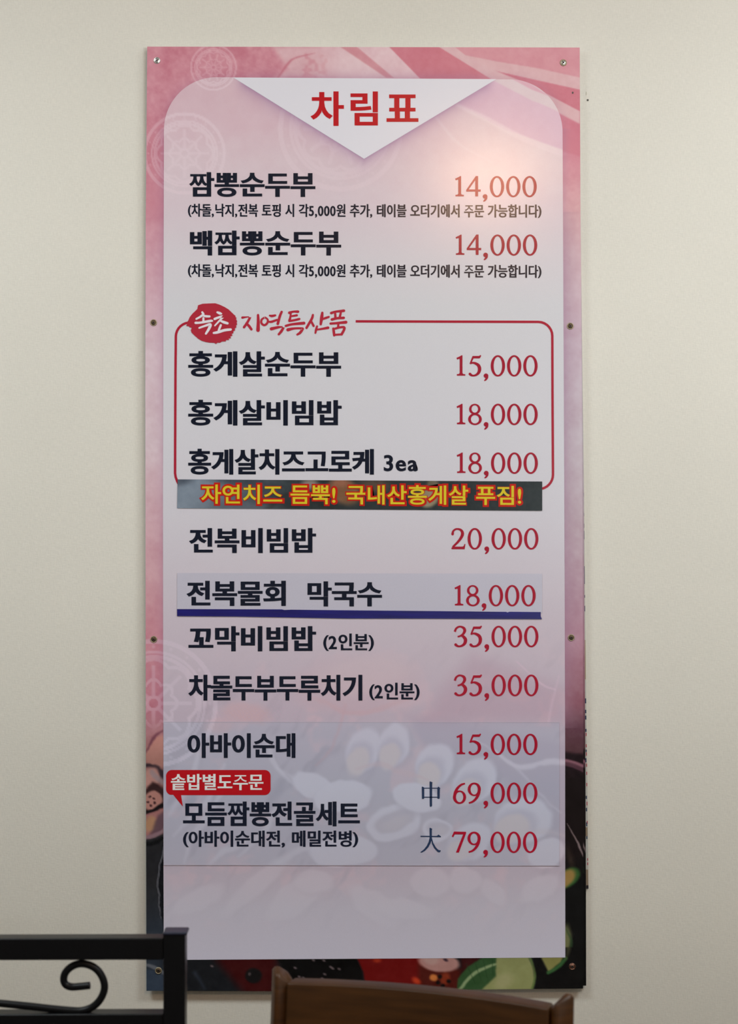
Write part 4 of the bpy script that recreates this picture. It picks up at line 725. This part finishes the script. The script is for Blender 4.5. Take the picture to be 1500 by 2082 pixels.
SR = [[(526, 196, 16), (552, 190, 14), (590, 184, 14), (592, 194, 16), (570, 236, 16), (540, 280, 17)], [(560, 246, 14), (582, 268, 18), (604, 298, 17)], [(662, 174, 16), (664, 230, 20), (662, 306, 24)],
      [(716, 196, 12), (694, 214, 14), (692, 244, 15), (716, 262, 15), (742, 244, 15), (746, 214, 13), (724, 194, 12)], [(764, 178, 12), (782, 182, 17), (812, 176, 14)], [(754, 232, 12), (780, 232, 16), (826, 216, 14)], [(868, 146, 16), (852, 184, 17), (834, 250, 18)],
      [(778, 294, 22), (820, 284, 18), (880, 270, 16), (884, 280, 16), (864, 316, 18), (842, 342, 15)],
      [(934, 154, 18), (970, 144, 14), (1010, 144, 18)], [(948, 152, 12), (944, 190, 14), (936, 222, 18)], [(950, 184, 12), (1000, 176, 15)], [(934, 226, 14), (980, 218, 15), (1022, 208, 15)], [(904, 268, 16), (960, 254, 16), (1062, 244, 20)], [(922, 302, 22), (980, 290, 15), (1046, 290, 15), (1048, 300, 17), (1028, 328, 18), (1004, 344, 14)],
      [(1140, 172, 14), (1130, 206, 17), (1084, 286, 16)], [(1126, 230, 14), (1146, 268, 16)], [(1222, 154, 16), (1216, 200, 22), (1208, 254, 16)], [(1216, 212, 12), (1250, 200, 16), (1278, 190, 14)], [(1176, 272, 14), (1168, 300, 15), (1162, 330, 13)], [(1170, 302, 12), (1220, 294, 14), (1272, 284, 18)],
      [(1300, 156, 18), (1340, 144, 15), (1410, 136, 18)], [(1334, 152, 14), (1336, 194, 16)], [(1384, 148, 14), (1374, 194, 16)], [(1306, 212, 18), (1350, 202, 16), (1408, 198, 18)], [(1294, 248, 16), (1350, 244, 16), (1428, 236, 20)], [(1362, 250, 14), (1360, 280, 15)],
      [(1318, 292, 16), (1322, 320, 17), (1326, 350, 17)], [(1320, 296, 14), (1370, 282, 15), (1410, 280, 16), (1412, 300, 17), (1390, 342, 17)], [(1330, 346, 14), (1360, 344, 14), (1392, 342, 14)]]
flat('brush_lettering', [stroke(zz(s)) for s in SR], Z2, ink((176, 42, 60), 650), board)

# pasted strips ---------------------------------------------------------------
def quad_grid(c, nx, ny):
    u, t = np.meshgrid(np.linspace(0, 1, nx), np.linspace(0, 1, ny)); c = np.array(c, float)
    P = c[0]*((1-u)*(1-t))[..., None]+c[1]*(u*(1-t))[..., None]+c[2]*(u*t)[..., None]+c[3]*((1-u)*t)[..., None]
    return P[..., 0], P[..., 1]
X_, Y_ = quad_grid([(361, 974.6), (1102, 979), (1102, 1038.4), (360, 1033.2)], 360, 30)
ban = grid_print('pasted_banner', X_, Y_, Z4, paint_banner, m_print, board); ban['label'] = 'dark photo strip with yellow lettering outlined in red'
BT = '자연치즈 듬뿍! 국내산홍게살 푸짐!'
go = text_groups(BT, 404.4, 1063.6, 980.4, 1028.2, .100, .090); gi = text_groups(BT, 408.8, 1059.4, 984.4, 1024.2, .016, .014)
m_ro, m_ye = ink((186, 32, 22), 1000), ink((208, 188, 44), 1000)
flat('banner_outline', go, Z5, m_ro, ban, .0045, 404); flat('banner_lettering', gi, Z5-.0003, m_ye, ban, .0045, 404)
X_, Y_ = quad_grid([(360, 1165), (1102, 1166.4), (1102, 1243), (360, 1240)], 60, 12)
m_strip = fine(principled('pale_lilac_strip', tuple(print_col((184, 180, 194), 1200)), .38), 500, .02)
st = flat('pasted_strip', [[np.array([(360, 1165), (1102, 1166.4), (1102, 1246), (360, 1242)])]], Z3, m_strip, board); st['label'] = 'pale lilac strip pasted over the panel, with dish and price'
text('dish_name', '전복물회', 379, 581, 1180.8, 1232, BODY, Z4, st, .041, .021); text('dish_name', '막국수', 625, 776.5, 1182, 1233, BODY, Z4, st, .041, .021)
price('18,000', 1088.8, 1189.4, PR, Z4, st, 43.6)
tape = outline_slab('blue_tape', [(360, 1238.4), (440, 1238.6), (573, 1239), (578, 1240.2), (592, 1239.6), (700, 1240.8), (900, 1242.6), (1029, 1244), (1031, 1245.2), (1036, 1243.8), (1099, 1244.4), (1099, 1253), (1101.5, 1258.8), (1030, 1258.4), (880, 1257.6), (700, 1257.4), (600, 1255.6), (480, 1253.4), (360, 1252.6)], Z3, Z5, fine(principled('navy_tape', tuple(print_col((20, 16, 98), 1250)), .35), 60, .25, .2, (.2, 1, 3)), board)
# translucent-looking blue grey strip with the lower rows
X_, Y_ = quad_grid([(332.6, 1468), (1137, 1469), (1137, 1760), (332.6, 1758.6)], 270, 100)
gs_ = grid_print('pasted_strip', X_, Y_, Z3, paint_sticker, m_print, board); gs_['label'] = 'bluish grey strip with faint seafood picture and the lower rows'
flat('strip_edge', [[np.array([(333, 1467.4), (1137, 1468.4), (1137, 1469.4), (333, 1468.6)])], [np.array([(333, 1758), (1137, 1759.2), (1137, 1760.6), (333, 1759.4)])]], Z3-.0002, ink((166, 158, 172), 1600), gs_)
text('dish_name', '아바이순대', 381, 600.5, 1490.8, 1541, BODY, Z4, gs_, .040, .021)
text('dish_name', '모듬짬뽕전골세트', 372, 731.5, 1629.6, 1680, BODY, Z4, gs_, .040, .021)
text('set_note', '(아바이순대전, 메밀전병)', 372, 728, 1688.6, 1723.5, BODY, Z4, gs_, .034, .018)
for s, R_, top in [('15,000', 1092.6, 1491.8), ('69,000', 1092.4, 1591), ('79,000', 1092, 1690.8)]: price(s, R_, top, (152, 18, 42), Z4, gs_, 43.6)
def q8(L_): return [np.array([(840+x/5.5556, 1570+y/5.5556) for x, y in L_])]
ZH = [q8([(184, 106), (196, 104), (218, 116), (214, 126), (212, 300), (212, 380), (204, 390), (190, 390), (186, 380)]), q8([(96, 166), (104, 162), (124, 174), (124, 296), (112, 304), (98, 302)]), q8([(272, 176), (284, 162), (306, 182), (300, 190), (298, 296), (286, 302), (272, 298)]), q8([(118, 176), (280, 176), (280, 185), (118, 185)]), q8([(118, 277), (280, 277), (280, 287), (118, 287)])]
DA = [q8([(82, 718), (268, 720), (284, 704), (314, 726), (312, 734), (82, 731)]), q8([(184, 630), (194, 628), (214, 640), (210, 650), (209, 760), (196, 800), (170, 848), (134, 886), (96, 908), (80, 908), (82, 902), (120, 872), (152, 832), (174, 786), (184, 740)]), q8([(200, 740), (209, 740), (226, 800), (256, 850), (284, 878), (312, 884), (308, 894), (292, 908), (270, 896), (236, 858), (212, 810)])]
flat('size_mark', ZH, Z4, ink((36, 50, 78), 1600), gs_); flat('size_mark', DA, Z4, ink((36, 50, 78), 1700), gs_)
rr = corner(538, 1577.5, 12, -90, 0)+corner(538, 1604.5, 12, 0, 90)+[(368, 1616.6), (371.6, 1640), (352, 1616)]+corner(349.5, 1604.5, 12, 110, 180)+corner(349.5, 1577.5, 12, 180, 270)
bub = flat('speech_bubble', [[np.array(rr)]], Z4, ink((166, 16, 26), 1600), board); bub['label'] = 'red speech bubble with white lettering'
text('bubble_lettering', '솥밥별도주문', 347.4, 535.5, 1573.6, 1606.6, (226, 206, 206), Z5, bub, .030, .014)

# screws with cup washers -----------------------------------------------------
m_brass = fine(principled('aged_brass_screw', (0.13, 0.085, 0.05), 0.5, .8), 900, .3, .1)
m_steel = fine(principled('bright_steel_screw', (0.72, 0.70, 0.68), 0.28, 1.0), 900, .15, .2)
m_cup = principled('washer_plating', (0.42, 0.36, 0.24), 0.5, .7)[0]; m_cup2 = principled('washer_steel', (0.75, 0.74, 0.72), 0.3, 1.0)[0]
m_copper = fine(principled('copper_screw', (0.32, 0.17, 0.12), 0.35, 1.0), 900, .3, .3)
m_slot = principled('screw_recess', (0.02, 0.018, 0.015), .6)[0]
def lathe(bm, prof, n=28, c=(0, 0, 0)):
    """profile of (radius, y) turned about the y axis"""
    rings = []
    for r, y in prof:
        rings.append([bm.verts.new((c[0]+r*math.cos(2*math.pi*i/n), c[1]+y, c[2]+r*math.sin(2*math.pi*i/n))) for i in range(n)] if r > 1e-7 else [bm.verts.new((c[0], c[1]+y, c[2]))])
    for a, b_ in zip(rings, rings[1:]):
        for i in range(n):
            j = (i+1) % n
            if len(a) == 1: bm.faces.new([a[0], b_[i], b_[j]])
            elif len(b_) == 1: bm.faces.new([a[i], b_[0], a[j]])
            else: bm.faces.new([a[i], b_[i], b_[j], a[j]])
    bmesh.ops.recalc_face_normals(bm, faces=bm.faces)
for k, (px_, py_, ms, mw, lab, ang) in enumerate([(319, 123, m_steel, m_cup2, 'bright steel screw', 20), (1145, 127.5, m_steel, m_cup, 'dull steel screw', 40), (312, 656, m_brass, m_cup, None, 10), (1159, 663, m_brass, m_cup, None, 35),
        (312.5, 1300, m_brass, m_cup, None, 40), (1161, 1296.5, m_brass, m_cup, None, 15), (322, 1973.5, m_brass, m_cup, None, 60), (1163, 1965, m_copper, m_copper, 'copper coloured screw', 45)]):
    c = A(px_, py_, Y0-.0002); r = .0056
    bm = bmesh.new(); lathe(bm, [(0, -.0013), (.45*r, -.0013), (.72*r, -.0008), (.76*r, 0)], c=c); sc_ = bm_obj('screw', bm, ms, board, smooth=True)
    if lab: sc_['label'] = lab
    bm = bmesh.new(); lathe(bm, [(.74*r, -.0004), (.84*r, -.0012), (.95*r, -.0011), (1.04*r, -.0004), (1.06*r, 0)], c=c); bm_obj('washer', bm, mw, sc_, smooth=True)
    a = math.radians(ang); bm = bmesh.new()
    for aa in (a, a+math.pi/2):
        dx, dz = math.cos(aa), math.sin(aa); lx, ly = .48*r, .13*r
        vs = [bm.verts.new((c.x+dx*i*lx-dz*j*ly, c.y-.00135, c.z+dz*i*lx+dx*j*ly)) for i, j in ((-1, -1), (1, -1), (1, 1), (-1, 1))]
        bm.faces.new(vs); bmesh.ops.recalc_face_normals(bm, faces=bm.faces)
    bm_obj('cross_recess', bm, m_slot, sc_)
flat('nail_hole', [[ell(1164, 188.5, 1.8, 2.4, 10)]], Y0-.0003, m_hole, board)

# ------------------------------------------------------------------ black metal chair at the left
m_blk = fine(principled('black_satin_steel', (0.005, 0.005, 0.006), 0.34, spec=.2), 300, .15, .08)
m_cap = principled('blue_black_plastic_cap', (0.014, 0.016, 0.034), 0.38, spec=.35)[0]
m_vinyl = fine(principled('black_vinyl_seat', (0.02, 0.018, 0.018), 0.5), 200, .2, .2)
YC = -.55
pr = A(356.5, 1903, YC); ZT = A(200, 1908, YC-.013).z; xr_ = pr.x; hw = .0148
xl_ = A(-20, 2000, YC).x*2-xr_; xc = (xr_+xl_)/2
mc = tag(empty('metal_chair', (xc, YC-.2, 0)), 'black square-tube metal chair with scrollwork in its back, left of the wooden chair', 'chair')
rail_h = A(200, 1908, YC-.013).z-A(200, 1952.5, YC-.013).z
for x_ in (xl_, xr_):
    bm = bmesh.new(); box(bm, x_-hw, x_+hw, YC-hw, YC+hw, .003, ZT+.006); lg = bm_obj('back_leg', bm, m_blk, mc, .0015)
    bm = bmesh.new(); box(bm, x_-hw-.001, x_+hw+.0028, YC-hw-.001, YC+hw+.001, ZT+.0040, ZT+.0085); bm_obj('end_cap', bm, m_cap, lg, .003)
def rail(nm, zt, h, ys=YC): bm = bmesh.new(); box(bm, xl_+hw, xr_-hw, ys-.013, ys+.013, zt-h, zt); return bm_obj(nm, bm, m_blk, mc, .002)
rail('top_rail', ZT, rail_h)
zl = A(200, 2062, YC-.013).z; rail('lower_rail', zl, .026)
def tube(nm, pts, r, mat, parent, n=12):
    P = spline(pts, 5); P = [Vector(p) for p in P]; bm = bmesh.new(); rings = []
    for i, p in enumerate(P):
        d = (P[min(i+1, len(P)-1)]-P[max(i-1, 0)]).normalized(); u = d.cross(Vector((0, 1, 0))).normalized(); v = d.cross(u)
        rings.append([bm.verts.new(p+u*r*math.cos(2*math.pi*k/n)+v*r*math.sin(2*math.pi*k/n)) for k in range(n)])
    for a, b_ in zip(rings, rings[1:]):
        for k in range(n): bm.faces.new([a[k], a[(k+1) % n], b_[(k+1) % n], b_[k]])
    bm.faces.new(rings[0]); bm.faces.new(rings[-1]); bmesh.ops.recalc_face_normals(bm, faces=bm.faces)
    return bm_obj(nm, bm, mat, parent, smooth=True)
half = [(183, 2003.5), (165, 2005.5), (145, 2006.5), (133, 2001), (129.5, 1990), (134, 1976), (147, 1964.5), (163, 1959.5), (181, 1962), (197, 1971.5), (208, 1987), (212.5, 2005), (209, 2022), (199, 2038), (185, 2049), (168, 2054.5), (150, 2055), (110, 2051.5), (60, 2046), (0, 2040), (-20, 2038.6)]
hp = [A(x_, y_, YC-.004) for x_, y_ in half]; full = hp+[Vector((2*xc-p.x, p.y, p.z)) for p in hp[:-1][::-1]]
tube('scroll_rod', full, .0052, m_blk, mc)
bm = bmesh.new(); box(bm, xl_+.004, xr_-.02, YC-.43, YC-.017, .445, .478); bm_obj('seat_cushion', bm, m_vinyl, mc, .012)
bm = bmesh.new(); box(bm, xl_+.004, xr_-.022, YC-.425, YC-.017, .42, .4445); bm_obj('seat_frame', bm, m_blk, mc, .002)
for x_ in (xl_+hw, xr_-hw-.02):
    bm = bmesh.new(); box(bm, x_-.0125, x_+.0125, YC-.425, YC-.40, .003, .42); bm_obj('front_leg', bm, m_blk, mc, .0015)

# ------------------------------------------------------------------ wooden chair at the bottom centre
wd_ = principled('dark_stained_wood', (0.056, 0.020, 0.004), 0.42, spec=.26, coat=.02); fine(wd_, 9, .35, .05, (1, 1, 14)); m_wood = wd_[0]
wd2 = principled('dark_stained_wood_crosswise', (0.048, 0.018, 0.004), 0.45, spec=.22, coat=.0); fine(wd2, 9, .30, .05, (1.2, 1, 12)); m_wood2 = wd2[0]
pL, pR = A(575, 1990, -.56), A(1139, 2045, -.69)
ang = math.atan2(pR.y-pL.y, pR.x-pL.x); wch = math.hypot(pR.x-pL.x, pR.y-pL.y); mid = (pL+pR)/2
wc = tag(empty('wooden_chair', (mid.x, mid.y, 0)), 'dark brown wooden chair with curved crest rail and rounded posts, below the menu board', 'chair')
Rz = Matrix.Rotation(ang, 4, 'Z'); MW = Matrix.Translation((mid.x, mid.y, 0)) @ Rz
def wobj(nm, bm, mat, bevel=0, smooth=False, seg=3):
    bm.transform(MW); o = bm_obj(nm, bm, mat, wc, bevel, smooth); return o
ZS = .913   # post tops
def lean(z): return max(0, z-.45)*.10-.10*(ZS-.45)     # back leans away, local y (towards wall +)
hwp = wch/2
def post_plan(s):
    """plan of a back post: a softened lozenge whose near edge faces the sitter"""
    c = [(-.0185, .004), (-.0030, -.0165), (.0200, .003), (.0030, .0185)] if s < 0 else [(-.0195, .003), (-.0020, -.0165), (.0195, .004), (0, .0185)]
    out = []
    for i in range(4):
        p0, p1, p2 = (Vector(c[(i+k) % 4]) for k in (-1, 0, 1))
        for w0, w2 in ((.22, 0), (.09, .03), (.03, .09), (0, .22)): out.append(p1*(1-w0-w2)+p0*w0+p2*w2)
    return out
for s in (-1, 1):
    bm = bmesh.new(); pl = post_plan(s); rings = []
    for z in (.003, .25, .45, .60, .75, .86, None, 'in1', 'in2'):
        ring = []
        for p in pl:
            t = (p.x*(-s)+.0195)/.039                                  # 0 outside .. 1 inside
            ztop = ZS-.022*max(0, t)**1.6
            k = {None: 1, 'in1': .80, 'in2': .45}.get(z, 1) if not isinstance(z, float) else 1
            zz_ = z if isinstance(z, float) else ztop+(-.004 if z is None else (0 if z == 'in1' else .0012))
            zl_ = min(zz_, ZS)
            yo = lean(zl_) if zl_ > .45 else lean(.45)+.04*(.45-zl_)
            ring.append(bm.verts.new((s*hwp+p.x*k, yo+p.y*k, zz_)))
        rings.append(ring)
    for a_, b_ in zip(rings, rings[1:]):
        for i in range(16): bm.faces.new([a_[i], a_[(i+1) % 16], b_[(i+1) % 16], b_[i]])
    bm.faces.new(rings[0]); bm.faces.new(rings[-1]); bmesh.ops.recalc_face_normals(bm, faces=bm.faces)
    o = wobj('back_post', bm, m_wood, 0, True)
def curved_rail(nm, z0, z1, bow, th=.013, crown=.0):
    bm = bmesh.new(); n = 24; rows = []
    for i in range(n+1):
        u = -1+2*i/n; x = u*(hwp-.012); yb = bow*(1-u*u)
        rows.append([bm.verts.new((x, lean(zc)+yb+dy, zc+(crown*(1-u*u) if zc == z1 else 0))) for zc, dy in ((z0, -th), (z1, -th), (z1, th), (z0, th))])
    for a, b_ in zip(rows, rows[1:]):
        for k in range(4): bm.faces.new([a[k], a[(k+1) % 4], b_[(k+1) % 4], b_[k]])
    bm.faces.new(rows[0]); bm.faces.new(rows[-1]); bmesh.ops.recalc_face_normals(bm, faces=bm.faces)
    return wobj(nm, bm, m_wood2, .003, True)
curved_rail('crest_rail', ZS-.144, ZS-.0155, .024, th=.015)
curved_rail('middle_slat', .60, .66, .024); 
bm = bmesh.new(); n = 16
vt = [bm.verts.new(p) for p in ((-hwp-.005, -.02+lean(.45), .43), (hwp+.005, -.02+lean(.45), .43), (hwp+.0, -.42, .43), (-hwp-.0, -.42, .43))]
f = bm.faces.new(vt); ex = bmesh.ops.extrude_face_region(bm, geom=[f]); bmesh.ops.translate(bm, verts=[v for v in ex['geom'] if isinstance(v, bmesh.types.BMVert)], vec=(0, 0, .03)); bmesh.ops.recalc_face_normals(bm, faces=bm.faces)
wobj('seat', bm, m_wood, .01)
for s in (-1, 1):
    bm = bmesh.new(); box(bm, s*(hwp-.03)-.017, s*(hwp-.03)+.017, -.40, -.366, .003, .43); wobj('front_leg', bm, m_wood, .003)
bm = bmesh.new(); box(bm, -hwp+.047, hwp-.047, -.395, -.371, .37, .43); wobj('seat_apron', bm, m_wood2, .002)
for s in (-1, 1):
    bm = bmesh.new(); box(bm, s*(hwp-.03)-.01, s*(hwp-.03)+.01, -.366, lean(.4)-.04, .37, .43); wobj('seat_apron', bm, m_wood2, .002)
